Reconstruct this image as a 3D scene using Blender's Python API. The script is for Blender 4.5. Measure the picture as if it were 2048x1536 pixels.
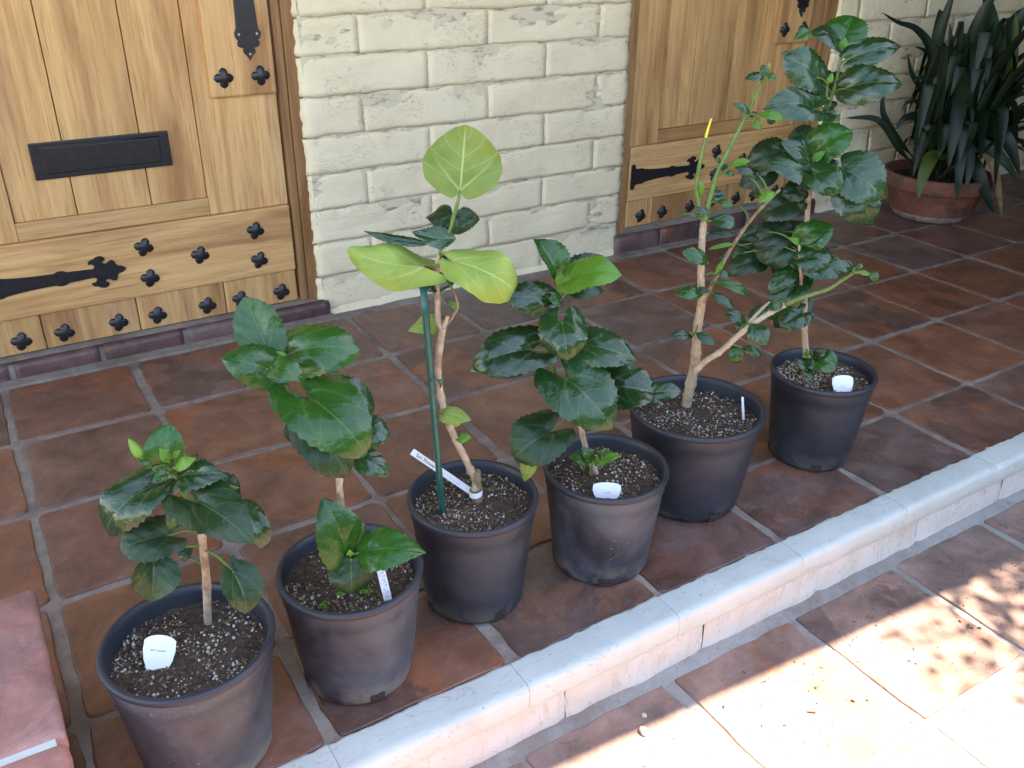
import bpy, bmesh, math, random
from mathutils import Vector, Matrix, noise as mnoise

for o in list(bpy.data.objects):
    bpy.data.objects.remove(o, do_unlink=True)
scene = bpy.context.scene
COL = scene.collection
RND = random.Random(7)
R = math.radians

# ------------------------------------------------------------------ camera
CAM_R = Vector((0.8505, -0.5259, 0.0111)).normalized()
CAM_F = Vector((0.4707, 0.7515, -0.4622)).normalized()
CAM_U = CAM_R.cross(CAM_F).normalized()
CAM_R = CAM_F.cross(CAM_U).normalized()
CAM_C = Vector((0.0427, -2.4309, 1.0971))
FPX = 1775.1                                   # focal length in pixels of the 2048 px wide photo
cd = bpy.data.cameras.new('camera')
cam = bpy.data.objects.new('camera', cd)
COL.objects.link(cam)
cd.sensor_fit = 'HORIZONTAL'
cd.sensor_width = 36.0
cd.lens = FPX / 2048.0 * 36.0
cd.clip_start = 0.02
cd.clip_end = 400.0
M = Matrix((( CAM_R.x, CAM_U.x, -CAM_F.x, CAM_C.x),
            ( CAM_R.y, CAM_U.y, -CAM_F.y, CAM_C.y),
            ( CAM_R.z, CAM_U.z, -CAM_F.z, CAM_C.z),
            (0, 0, 0, 1)))
cam.matrix_world = M
scene.camera = cam

# ------------------------------------------------------------------ light
SUN_EL, SUN_AZ = R(58), R(96)                   # high sun, running along the wall from the right
S = Vector((math.sin(SUN_AZ) * math.cos(SUN_EL), math.cos(SUN_AZ) * math.cos(SUN_EL), math.sin(SUN_EL)))
w = bpy.data.worlds.new('World')
scene.world = w
w.use_nodes = True
wn = w.node_tree
bg = wn.nodes['Background']
sky = wn.nodes.new('ShaderNodeTexSky')
sky.sky_type = 'NISHITA'
sky.sun_disc = False
sky.sun_elevation = SUN_EL
sky.sun_rotation = SUN_AZ
sky.air_density = 1.0
sky.dust_density = 0.4
sky.ozone_density = 1.0
wn.links.new(sky.outputs[0], bg.inputs[0])
bg.inputs[1].default_value = 0.15
sd = bpy.data.lights.new('sun', 'SUN')
sd.energy = 5.0
sd.angle = R(0.53)
sd.color = (1.0, 0.93, 0.82)
sun = bpy.data.objects.new('sun', sd)
COL.objects.link(sun)
sun.rotation_euler = (-S).to_track_quat('-Z', 'Y').to_euler()
sun.location = (0, 0, 6)

vs = scene.view_settings
vs.view_transform = 'Standard'
vs.look = 'None'
vs.gamma = 1.0
vs.use_curve_mapping = False
vs.exposure = 2.87
try:
    vs.use_white_balance = True
    vs.white_balance_temperature = 8000
    vs.white_balance_tint = 18
except Exception:
    pass
scene.render.engine = 'CYCLES'
scene.render.resolution_x = 1024
scene.render.resolution_y = 768

# ------------------------------------------------------------------ pixel helpers (photo pixels -> rays)
def ray(u, v):
    return CAM_F + CAM_R * ((u - 1024.0) / FPX) + CAM_U * ((768.0 - v) / FPX)
def on_z(u, v, z):
    d = ray(u, v)
    return CAM_C + d * ((z - CAM_C.z) / d.z)
def on_plane(u, v, p0, n):
    d = ray(u, v)
    return CAM_C + d * ((p0 - CAM_C).dot(n) / d.dot(n))
def px_size(p):                                # metres per photo pixel at point p
    return (p - CAM_C).dot(CAM_F) / FPX
HF = Vector((CAM_F.x, CAM_F.y, 0)).normalized()   # horizontal viewing direction

# ------------------------------------------------------------------ object helpers
def tag(o, label=None, cat=None, group=None, kind=None):
    if label: o['label'] = label
    if cat: o['category'] = cat
    if group: o['group'] = group
    if kind: o['kind'] = kind
    return o
def empty(name, loc=(0, 0, 0), rz=0.0):
    o = bpy.data.objects.new(name, None)
    o.empty_display_size = 0.1
    COL.objects.link(o)
    o.location = loc
    o.rotation_euler = (0, 0, rz)
    return o
def link(name, me, parent=None, loc=None, rot=None):
    o = bpy.data.objects.new(name, me)
    COL.objects.link(o)
    if parent is not None:
        o.parent = parent
    if loc is not None: o.location = loc
    if rot is not None: o.rotation_euler = rot
    return o
def mesh(name, verts, faces, mats, smooth=False, mi=None, uvs=None):
    me = bpy.data.meshes.new(name)
    me.from_pydata([tuple(v) for v in verts], [], faces)
    if not isinstance(mats, (list, tuple)): mats = [mats]
    for m in mats: me.materials.append(m)
    if mi is not None:
        for p, k in zip(me.polygons, mi): p.material_index = k
    if smooth:
        for p in me.polygons: p.use_smooth = True
    if uvs is not None:
        l = me.uv_layers.new(name='UVMap')
        for p in me.polygons:
            for li, vi in zip(p.loop_indices, p.vertices):
                l.data[li].uv = uvs[vi]
    me.update()
    return me
def bm_mesh(name, bm, mat, smooth=False):
    me = bpy.data.meshes.new(name)
    bm.to_mesh(me); bm.free()
    for m in (mat if isinstance(mat, (list, tuple)) else [mat]): me.materials.append(m)
    if smooth:
        for p in me.polygons: p.use_smooth = True
    return me
def box_mesh(name, x0, x1, y0, y1, z0, z1, mat, bev=0.0, seg=1):
    bm = bmesh.new()
    bmesh.ops.create_cube(bm, size=1.0)
    for v in bm.verts:
        v.co = Vector((x0 + (v.co.x + .5) * (x1 - x0), y0 + (v.co.y + .5) * (y1 - y0), z0 + (v.co.z + .5) * (z1 - z0)))
    if bev > 0:
        bmesh.ops.bevel(bm, geom=list(bm.edges), offset=bev, segments=seg, affect='EDGES', profile=0.5)
    return bm_mesh(name, bm, mat)
def tube(name, pts, rad, mat, seg=8, cap=True, jit=0.0, rnd=None):
    """tapered tube along pts; rad is one radius or a list"""
    n = len(pts)
    pts = [Vector(p) for p in pts]
    if not isinstance(rad, (list, tuple)): rad = [rad] * n
    vs_, fs = [], []
    t0 = (pts[1] - pts[0]).normalized()
    ref = Vector((0, 0, 1)) if abs(t0.z) < .9 else Vector((1, 0, 0))
    a = t0.cross(ref).normalized()
    for i in range(n):
        t = (pts[min(i + 1, n - 1)] - pts[max(i - 1, 0)]).normalized()
        a = (a - t * a.dot(t)).normalized()
        b = t.cross(a)
        for k in range(seg):
            th = 2 * math.pi * k / seg
            r = rad[i]
            if jit and rnd: r *= 1 + rnd.uniform(-jit, jit)
            vs_.append(pts[i] + (a * math.cos(th) + b * math.sin(th)) * r)
    for i in range(n - 1):
        for k in range(seg):
            k2 = (k + 1) % seg
            fs.append((i * seg + k, i * seg + k2, (i + 1) * seg + k2, (i + 1) * seg + k))
    if cap:
        fs.append(tuple(range(seg - 1, -1, -1)))
        fs.append(tuple((n - 1) * seg + k for k in range(seg)))
    me = mesh(name, vs_, fs, mat, smooth=True)
    return me
def lathe(name, prof, mat, seg=64, mi=None):
    vs_, fs = [], []
    for r, z in prof:
        for k in range(seg):
            th = 2 * math.pi * k / seg
            vs_.append((r * math.cos(th), r * math.sin(th), z))
    mm = []
    for i in range(len(prof) - 1):
        for k in range(seg):
            k2 = (k + 1) % seg
            fs.append((i * seg + k, i * seg + k2, (i + 1) * seg + k2, (i + 1) * seg + k))
    return mesh(name, vs_, fs, mat, smooth=True)
def spline(pts, n):
    """Catmull-Rom through pts (tuples of equal length)"""
    pts = [tuple(p) for p in pts]
    if len(pts) < 3:
        return [tuple(a + (b - a) * i / (n - 1) for a, b in zip(pts[0], pts[-1])) for i in range(n)]
    P = [tuple(2 * a - b for a, b in zip(pts[0], pts[1]))] + pts + [tuple(2 * a - b for a, b in zip(pts[-1], pts[-2]))]
    out = []
    m = len(pts) - 1
    for i in range(n):
        s = i / (n - 1) * m
        k = min(int(s), m - 1); t = s - k
        p0, p1, p2, p3 = P[k:k + 4]
        out.append(tuple(.5 * (2 * b + (c - a) * t + (2 * a - 5 * b + 4 * c - d) * t * t + (3 * b - a - 3 * c + d) * t ** 3)
                         for a, b, c, d in zip(p0, p1, p2, p3)))
    return out
def nz(x, y=0.0, z=0.0):
    return mnoise.noise(Vector((x, y, z)))

# ------------------------------------------------------------------ materials
class NT:
    def __init__(self, name):
        self.m = bpy.data.materials.new(name)
        self.m.use_nodes = True
        self.t = self.m.node_tree
        self.b = self.t.nodes['Principled BSDF']
        self.out = self.t.nodes['Material Output']
    def n(self, typ, **kw):
        nd = self.t.nodes.new('ShaderNode' + typ)
        for k, v in kw.items():
            setattr(nd, k, v)
        return nd
    def l(self, a, b):
        self.t.links.new(a, b)
    def coord(self, kind='Object', scale=(1, 1, 1), rnd=0.0):
        tc = self.n('TexCoord')
        out = tc.outputs[kind]
        if rnd:
            oi = self.n('ObjectInfo')
            vm = self.n('VectorMath', operation='SCALE')
            vm.inputs[0].default_value = (rnd, rnd * 1.7, rnd * 2.3)
            self.l(oi.outputs['Random'], vm.inputs['Scale'])
            ad = self.n('VectorMath', operation='ADD')
            self.l(out, ad.inputs[0]); self.l(vm.outputs[0], ad.inputs[1])
            out = ad.outputs[0]
        if tuple(scale) != (1, 1, 1):
            mp = self.n('VectorMath', operation='MULTIPLY')
            mp.inputs[1].default_value = scale
            self.l(out, mp.inputs[0])
            out = mp.outputs[0]
        return out
    def noise(self, vec, scale, detail=4.0, rough=0.55, dist=0.0):
        nd = self.n('TexNoise')
        self.l(vec, nd.inputs['Vector'])
        nd.inputs['Scale'].default_value = scale
        nd.inputs['Detail'].default_value = detail
        nd.inputs['Roughness'].default_value = rough
        nd.inputs['Distortion'].default_value = dist
        return nd.outputs['Fac']
    def ramp(self, fac, stops, interp='LINEAR'):
        r = self.n('ValToRGB')
        r.color_ramp.interpolation = interp
        e = r.color_ramp.elements
        while len(e) < len(stops): e.new(0.5)
        for el, (p, c) in zip(e, stops):
            el.position = p
            el.color = (c, c, c, 1) if isinstance(c, (int, float)) else (c[0], c[1], c[2], 1)
        self.l(fac, r.inputs[0])
        return r.outputs[0]
    def mix(self, fac, a, b, mode='MIX'):
        mx = self.n('MixRGB', blend_type=mode)
        for i, x in ((0, fac), (1, a), (2, b)):
            if isinstance(x, (int, float)): mx.inputs[i].default_value = x if i == 0 else (x, x, x, 1)
            elif isinstance(x, tuple): mx.inputs[i].default_value = (x[0], x[1], x[2], 1)
            else: self.l(x, mx.inputs[i])
        return mx.outputs[0]
    def math(self, op, a, b=0.0, clamp=False):
        m = self.n('Math', operation=op, use_clamp=clamp)
        for i, x in ((0, a), (1, b)):
            if isinstance(x, (int, float)): m.inputs[i].default_value = x
            else: self.l(x, m.inputs[i])
        return m.outputs[0]
    def bump(self, h, strength=0.3, dist=0.002, prev=None):
        b = self.n('Bump')
        b.inputs['Strength'].default_value = strength
        b.inputs['Distance'].default_value = dist
        self.l(h, b.inputs['Height'])
        if prev is not None: self.l(prev, b.inputs['Normal'])
        return b.outputs[0]
    def set(self, col=None, rough=None, normal=None, spec=None, metal=None):
        for nm, x in (('Base Color', col), ('Roughness', rough), ('Normal', normal), ('Specular IOR Level', spec), ('Metallic', metal)):
            if x is None: continue
            i = self.b.inputs[nm]
            if isinstance(x, (int, float)): i.default_value = x
            elif isinstance(x, tuple): i.default_value = (x[0], x[1], x[2], 1)
            else: self.l(x, i)
        return self.m

def mat_wood(name, axis, light, dark, grey=0.18):
    k = NT(name)
    st = {'z': (1, 1, .035), 'x': (.035, 1, 1)}[axis]
    st2 = {'z': (1, 1, .12), 'x': (.12, 1, 1)}[axis]
    v1 = k.coord('Object', st, 3.1)
    v2 = k.coord('Object', st2, 3.1)
    fine = k.noise(v1, 230, 5, .65)
    mid = k.noise(v1, 60, 4, .6, .3)
    big = k.noise(v2, 13, 3, .6, .5)
    oi = k.n('ObjectInfo').outputs['Random']
    base = k.mix(k.ramp(mid, [(.3, 0.0), (.7, 1.0)]), dark, light)
    stain = (dark[0] * .62, dark[1] * .52, dark[2] * .5)
    base = k.mix(k.math('MULTIPLY', k.ramp(big, [(.44, 0.0), (.68, 1.0)]), .9), base, stain)
    base = k.mix(k.math('MULTIPLY', k.ramp(k.noise(v2, 9, 2), [(.55, 0.0), (.75, 1.0)]), grey), base, (.46, .36, .27))
    pores = k.ramp(fine, [(.33, 1.0), (.47, 0.0)])
    base = k.mix(k.math('MULTIPLY', pores, .5), base, (dark[0] * .4, dark[1] * .33, dark[2] * .3))
    tone = k.ramp(oi, [(0, .86), (1, 1.1)])
    base = k.mix(1.0, base, tone, 'MULTIPLY')
    return k.set(base, k.ramp(mid, [(0, .5), (1, .68)]), k.bump(fine, .35, .0012), spec=.35)

LIGHTW, DARKW = (.72, .42, .175), (.55, .29, .11)
WOOD_V = mat_wood('wood_vertical_grain', 'z', LIGHTW, DARKW)
WOOD_H = mat_wood('wood_horizontal_grain', 'x', LIGHTW, DARKW)
WOOD_F = mat_wood('wood_frame', 'z', (.50, .28, .115), (.34, .165, .06), .15)

def mat_paint_wall():
    k = NT('cream_painted_block')
    v = k.coord('Object', (1, 1, 1), 0)
    big = k.noise(v, 5, 3)
    n1 = k.noise(v, 38, 6, .6)
    n2 = k.noise(k.coord('Object', (1, 1, 2.4)), 22, 4, .6, 1.2)
    c = k.mix(k.ramp(big, [(.3, 0.0), (.7, 1.0)]), (.745, .63, .415), (.805, .69, .47))
    # hairline cracks and grime with a shape of their own
    cr = k.ramp(n2, [(.485, 0.0), (.5, 1.0), (.515, 0.0)])
    msk = k.ramp(k.noise(v, 9, 2), [(.50, 0.0), (.58, 1.0)])
    c = k.mix(k.math('MULTIPLY', k.math('MULTIPLY', cr, msk), .75), c, (.27, .22, .16))
    pits = k.ramp(k.noise(v, 120, 2), [(.24, 1.0), (.30, 0.0)])
    c = k.mix(k.math('MULTIPLY', pits, .35), c, (.3, .27, .22))
    h = k.math('ADD', k.math('MULTIPLY', n1, .6), k.math('MULTIPLY', n2, .8))
    nb = k.bump(h, .55, .006)
    nb = k.bump(cr, -.25, .002, nb)
    return k.set(c, .62, nb, spec=.3)
WALLP = mat_paint_wall()

def mat_wall_joint():
    k = NT('painted_joint')
    v = k.coord('Object')
    n1 = k.noise(v, 60, 5, .65)
    d = k.ramp(k.noise(k.coord('Object', (1, 1, 3)), 14, 4, .7), [(.5, 0.0), (.66, 1.0)])
    c = k.mix(k.math('MULTIPLY', d, .85), (.66, .57, .40), (.20, .15, .10))
    return k.set(c, .8, k.bump(n1, .6, .004), spec=.2)
JOINT = mat_wall_joint()

def mat_tile(name, cols, scuff=.35, rough=(.38, .62), mx=1.0):
    k = NT(name)
    q_ = lambda *c: tuple(x * mx for x in c)
    v = k.coord('Object', (1, 1, 1), 5.3)
    oi = k.n('ObjectInfo').outputs['Random']
    base = k.ramp(oi, [(i / (len(cols) - 1), c) for i, c in enumerate(cols)])
    big = k.noise(v, 6.5, 4, .6, .6)
    med = k.noise(v, 24, 5, .65)
    fine = k.noise(v, 160, 4, .7)
    # each tile is fired differently: some flashed orange, some smoked dark, some greyed
    r2 = k.math('FRACT', k.math('MULTIPLY', oi, 7.31))
    r3 = k.math('FRACT', k.math('MULTIPLY', oi, 13.7))
    base = k.mix(1.0, base, k.ramp(big, [(.30, .62), (.5, 1.0), (.70, 1.30)]), 'MULTIPLY')
    fl = k.math('MULTIPLY', k.ramp(k.noise(v, 4.6, 4, .55, .8), [(.50, 0.0), (.56, 1.0)]), k.ramp(r2, [(.55, 0.0), (.62, .75)]))
    base = k.mix(fl, base, q_(.235, .080, .036))
    smk = k.math('MULTIPLY', k.ramp(k.noise(v, 5.7, 5, .6, .4), [(.49, 0.0), (.52, 1.0)]), k.ramp(r3, [(.60, 0.0), (.66, .7)]))
    base = k.mix(smk, base, q_(.070, .045, .040))
    gy = k.math('MULTIPLY', k.ramp(k.noise(v, 9, 5, .65, .3), [(.40, 0.0), (.66, 1.0)]), k.ramp(r2, [(.30, .55), (.40, 0.0)]))
    base = k.mix(gy, base, q_(.155, .125, .120))
    base = k.mix(k.ramp(med, [(.42, 0.0), (.78, .4)]), base, q_(.175, .105, .080))
    base = k.mix(1.0, base, k.ramp(k.noise(v, 13, 6, .75, .5), [(.28, .62), (.5, 1.0), (.72, 1.4)]), 'MULTIPLY')
    # dark specks and pale lime bloom
    base = k.mix(k.math('MULTIPLY', k.ramp(fine, [(.28, 1.0), (.36, 0.0)]), .6), base, (.03, .02, .018))
    bl = k.math('MULTIPLY', k.ramp(k.noise(v, 11, 6, .7, 1.0), [(.60, 0.0), (.72, 1.0)]), k.ramp(fine, [(.42, 0.0), (.6, 1.0)]))
    base = k.mix(k.math('MULTIPLY', bl, scuff), base, (.36, .33, .32))
    base = k.mix(k.math('MULTIPLY', k.ramp(k.noise(v, 330, 1), [(.70, 0.0), (.75, 1.0)]), .35), base, (.42, .36, .30))
    h = k.math('ADD', k.math('MULTIPLY', med, .7), k.math('MULTIPLY', fine, .25))
    return k.set(base, k.ramp(med, [(.3, rough[0]), (.7, rough[1])]), k.bump(h, .5, .004), spec=.45)
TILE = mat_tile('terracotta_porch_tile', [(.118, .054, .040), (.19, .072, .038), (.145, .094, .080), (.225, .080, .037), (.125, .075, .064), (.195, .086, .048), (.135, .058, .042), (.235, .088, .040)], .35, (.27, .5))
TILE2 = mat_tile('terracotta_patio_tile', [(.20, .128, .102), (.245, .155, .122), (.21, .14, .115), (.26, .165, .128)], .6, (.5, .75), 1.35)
CAPM = mat_tile('red_brick_cap', [(.33, .145, .122), (.36, .155, .13)], .9, (.5, .75), 1.35)
SILLM = mat_tile('dark_red_sill', [(.105, .052, .050), (.125, .06, .055)], .2, (.35, .6))

def mat_grout(name, a, b):
    k = NT(name)
    v = k.coord('Object')
    n1 = k.noise(v, 16, 5, .65)
    n2 = k.noise(v, 190, 3, .7)
    c = k.mix(k.ramp(n1, [(.3, 0.0), (.7, 1.0)]), a, b)
    c = k.mix(k.math('MULTIPLY', k.ramp(k.noise(v, 5.5, 5, .65), [(.46, 0.0), (.62, 1.0)]), .6), c, (a[0] * .62, a[1] * .5, a[2] * .45))
    c = k.mix(k.math('MULTIPLY', k.ramp(n2, [(.3, 1.0), (.42, 0.0)]), .5), c, (a[0] * .4, a[1] * .4, a[2] * .4))
    return k.set(c, .85, k.bump(k.math('ADD', n1, k.math('MULTIPLY', n2, .6)), .6, .003), spec=.2)
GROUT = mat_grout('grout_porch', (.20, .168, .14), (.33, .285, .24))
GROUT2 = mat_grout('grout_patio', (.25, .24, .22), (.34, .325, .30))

def mat_white():
    k = NT('white_step_paint')
    v = k.coord('Object')
    n1 = k.noise(v, 30, 5, .6)
    c = k.mix(k.ramp(k.noise(v, 7, 4, .6), [(.35, 0.0), (.7, 1.0)]), (.48, .53, .49), (.56, .61, .565))
    wr = k.math('MULTIPLY', k.ramp(k.noise(v, 21, 6, .75, .8), [(.56, 0.0), (.66, 1.0)]), k.ramp(k.noise(v, 6, 2), [(.45, 0.0), (.6, 1.0)]))
    c = k.mix(k.math('MULTIPLY', wr, .55), c, (.36, .34, .31))
    sp = k.ramp(k.noise(v, 95, 3, .6), [(.27, 1.0), (.31, 0.0)])
    c = k.mix(k.math('MULTIPLY', sp, .75), c, (.2, .17, .14))
    cr = k.ramp(k.noise(k.coord('Object', (.5, 1.6, 1)), 13, 4, .6, .6), [(.494, 0.0), (.5, 1.0), (.506, 0.0)])
    c = k.mix(k.math('MULTIPLY', cr, .45), c, (.25, .22, .2))
    return k.set(c, .55, k.bump(n1, .4, .003), spec=.35)
WHITE = mat_white()
def mat_riser():
    k = NT('white_riser_paint')
    v = k.coord('Object')
    n1 = k.noise(v, 30, 5, .6)
    c = k.mix(k.ramp(k.noise(v, 9, 4, .65), [(.35, 0.0), (.7, 1.0)]), (.66, .60, .50), (.74, .71, .65))
    sp = k.ramp(k.noise(v, 80, 3, .6), [(.25, 1.0), (.30, 0.0)])
    c = k.mix(k.math('MULTIPLY', sp, .6), c, (.22, .17, .12))
    cr = k.ramp(k.noise(k.coord('Object', (1.6, 1, .5)), 12, 5, .65, 1.0), [(.49, 0.0), (.5, 1.0), (.51, 0.0)])
    c = k.mix(k.math('MULTIPLY', cr, .5), c, (.36, .24, .13))
    return k.set(c, .65, k.bump(n1, .5, .004), spec=.3)
RISER = mat_riser()

def mat_plastic(name, dust):
    k = NT(name)
    v = k.coord('Object', (1, 1, 1), 2.7)
    n1 = k.noise(v, 7, 5, .65, .5)
    n2 = k.noise(k.coord('Object', (1, 1, .45), 2.7), 55, 4, .7)
    sepz = k.n('SeparateXYZ'); k.l(k.coord('Object'), sepz.inputs[0])
    low = k.ramp(sepz.outputs[2], [(.0, 1.0), (.05, 0.0)])
    c = k.mix(k.math('MULTIPLY', k.ramp(n1, [(.38, 0.0), (.72, 1.0)]), dust), (.016, .020, .029), (.086, .108, .128))
    mud = k.math('MULTIPLY', k.math('MULTIPLY', low, k.ramp(k.noise(v, 16, 5, .65), [(.45, 0.0), (.58, 1.0)])), min(1.0, dust * 1.1))
    c = k.mix(mud, c, (.27, .23, .17))
    # dried splashes and scratches
    sp = k.ramp(k.noise(k.coord('Object', (1, 1, 1.7), 2.7), 120, 3, .6, 2.0), [(.65, 0.0), (.69, 1.0)])
    sp = k.math('MULTIPLY', sp, k.ramp(k.noise(v, 12, 3), [(.46, 0.0), (.62, 1.0)]))
    c = k.mix(k.math('MULTIPLY', sp, min(1.0, dust * .9)), c, (.30, .29, .26))
    wv = k.noise(k.coord('Object', (1, 1, 30)), 8, 1)
    ro = k.ramp(n1, [(.3, .40), (.75, .62)])
    return k.set(c, ro, k.bump(k.math('ADD', n2, k.math('MULTIPLY', wv, .25)), .12, .002), spec=.5)
POTM = [mat_plastic('black_pot_plastic_dusty', .85), mat_plastic('black_pot_plastic', .32)]
RIMM = mat_plastic('black_pot_rim', .12)

def mat_simple(name, a, b, scale, rough, bump=.3, bd=.002, spec=.4):
    k = NT(name)
    v = k.coord('Object', (1, 1, 1), 1.9)
    n1 = k.noise(v, scale, 5, .65)
    c = k.mix(k.ramp(n1, [(.32, 0.0), (.68, 1.0)]), a, b)
    return k.set(c, rough, k.bump(n1, bump, bd), spec=spec)
def mat_bark(name, a, b, dk):
    k = NT(name)
    v = k.coord('Object', (1, 1, 1), 1.9)
    vl = k.coord('Object', (1, 1, .25), 1.9)
    n1 = k.noise(vl, 170, 5, .7)
    n2 = k.noise(v, 36, 4, .6)
    c = k.mix(k.ramp(n1, [(.3, 0.0), (.68, 1.0)]), a, b)
    c = k.mix(k.math('MULTIPLY', k.ramp(n2, [(.52, 0.0), (.66, 1.0)]), .7), c, dk)
    c = k.mix(k.math('MULTIPLY', k.ramp(k.noise(v, 260, 2), [(.27, 1.0), (.33, 0.0)]), .6), c, (dk[0] * .4, dk[1] * .4, dk[2] * .4))
    return k.set(c, .78, k.bump(k.math('ADD', n1, k.math('MULTIPLY', n2, .8)), .7, .003), spec=.25)
SOIL = mat_simple('potting_soil', (.026, .019, .014), (.095, .070, .052), 140, .9, .8, .006, .2)
PERL_W = mat_simple('perlite_white', (.36, .34, .30), (.56, .54, .50), 300, .85)
PERL_T = mat_simple('perlite_tan', (.20, .15, .09), (.36, .29, .19), 300, .85)
IRON = mat_simple('black_wrought_iron', (.009, .009, .011), (.022, .020, .021), 60, .38, .35, .0015, .5)
BARK = mat_bark('tan_bark', (.29, .21, .135), (.52, .42, .30), (.19, .135, .085))
BARK2 = mat_bark('brown_bark', (.16, .105, .06), (.34, .245, .15), (.10, .075, .04))
BARKG = mat_simple('pale_grey_bark', (.30, .25, .18), (.50, .44, .34), 85, .75, .5, .002, .25)
GREENST = mat_simple('green_stem', (.065, .13, .028), (.12, .20, .05), 50, .45, .2, .001, .4)
YELLOWST = mat_simple('yellow_stem', (.62, .50, .03), (.75, .62, .06), 50, .5, .2, .001, .4)
BROWNDRY = mat_simple('dry_brown', (.10, .055, .025), (.22, .14, .07), 60, .8)
STAKEM = mat_simple('green_stake_coating', (.006, .07, .055), (.010, .095, .075), 30, .28, .1, .001, .5)
LABELM = mat_simple('white_label_plastic', (.74, .76, .78), (.80, .82, .84), 20, .35, .05, .001, .4)
INK = mat_simple('label_ink', (.02, .02, .025), (.04, .04, .05), 50, .6)
INKG = mat_simple('label_ink_faded', (.16, .17, .19), (.24, .25, .27), 50, .6)
CLAYPOT = mat_tile('old_terracotta_pot', [(.17, .055, .036), (.18, .06, .04)], .6, (.6, .8))
LIMEDEP = mat_simple('lime_deposit', (.14, .08, .06), (.34, .29, .26), 40, .85)
PEBBLEM = mat_simple('pale_pebble', (.5, .38, .26), (.66, .56, .44), 60, .7)
ROOFM = mat_simple('roof_timber', (.16, .095, .05), (.24, .15, .085), 6, .7)
ROOFT = mat_simple('roof_tile', (.20, .09, .06), (.28, .13, .08), 9, .8)
EARTH = mat_simple('far_ground', (.05, .07, .025), (.09, .10, .04), 3, .9)

def mat_leaf(name, a, b, vein, gloss=.22, trans=.12, tcol=None, quilt=.45, spec=.45, mott=.6):
    """two-tone blade with midrib and side veins taken from the leaf's own UV"""
    k = NT(name)
    uv = k.n('TexCoord').outputs['UV']
    sp = k.n('SeparateXYZ'); k.l(uv, sp.inputs[0])
    u, t = sp.outputs[0], sp.outputs[1]
    au = k.math('ABSOLUTE', u)
    mid = k.math('SUBTRACT', 1.0, k.math('MULTIPLY', au, 28.0), True)
    # two big veins leave the base beside the midrib, finer ones branch off the midrib
    l2 = k.math('SUBTRACT', 1.0, k.math('MULTIPLY', k.math('ABSOLUTE', k.math('SUBTRACT', au, k.math('MULTIPLY', t, 1.35))), 17.0), True)
    l2 = k.math('MULTIPLY', l2, k.math('SUBTRACT', 1.0, k.math('MULTIPLY', t, 1.5), True))
    sv = k.math('SUBTRACT', t, k.math('MULTIPLY', au, .34))
    fr = k.math('FRACT', k.math('MULTIPLY', sv, 4.6))
    d = k.math('ABSOLUTE', k.math('SUBTRACT', fr, .5))
    side = k.math('SUBTRACT', 1.0, k.math('MULTIPLY', d, 17.0), True)
    side = k.math('MULTIPLY', side, k.ramp(t, [(.2, 0.0), (.4, 1.0)]))
    vn = k.math('MAXIMUM', k.math('MAXIMUM', mid, k.math('MULTIPLY', l2, .8)), k.math('MULTIPLY', side, .38))
    ob = k.coord('Object', (1, 1, 1), 4.1)
    n1 = k.noise(ob, 22, 4, .6)
    c = k.mix(k.ramp(n1, [(.3, 0.0), (.7, 1.0)]), a, b)
    oi = k.n('ObjectInfo').outputs['Random']
    c = k.mix(1.0, c, k.ramp(oi, [(0, .78), (1, 1.2)]), 'MULTIPLY')
    c = k.mix(k.math('MULTIPLY', vn, mott), c, vein)
    wr = k.noise(ob, 85, 3, .55, .5)
    wr2 = k.noise(ob, 30, 2, .5, .3)
    pill = k.math('ADD', k.math('ADD', k.math('MULTIPLY', k.math('SMOOTH_MIN', d, .3), .35), k.math('MULTIPLY', wr, .55)), k.math('MULTIPLY', wr2, .8))
    nb = k.bump(pill, quilt, .0045)
    nb = k.bump(vn, -.22, .0022, nb)
    k.set(c, k.ramp(n1, [(.3, gloss), (.75, gloss + .16)]), nb, spec=spec)
    if trans:
        tr = k.n('BsdfTranslucent')
        tc = tcol or (b[0] * 2.2, b[1] * 2.0, b[2] * 1.2)
        tr.inputs['Color'].default_value = (min(tc[0], .8), min(tc[1], .85), min(tc[2], .6), 1)
        mx = k.n('MixShader'); mx.inputs[0].default_value = trans
        k.l(k.b.outputs[0], mx.inputs[1]); k.l(tr.outputs[0], mx.inputs[2])
        k.l(mx.outputs[0], k.out.inputs[0])
    return k.m
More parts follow.
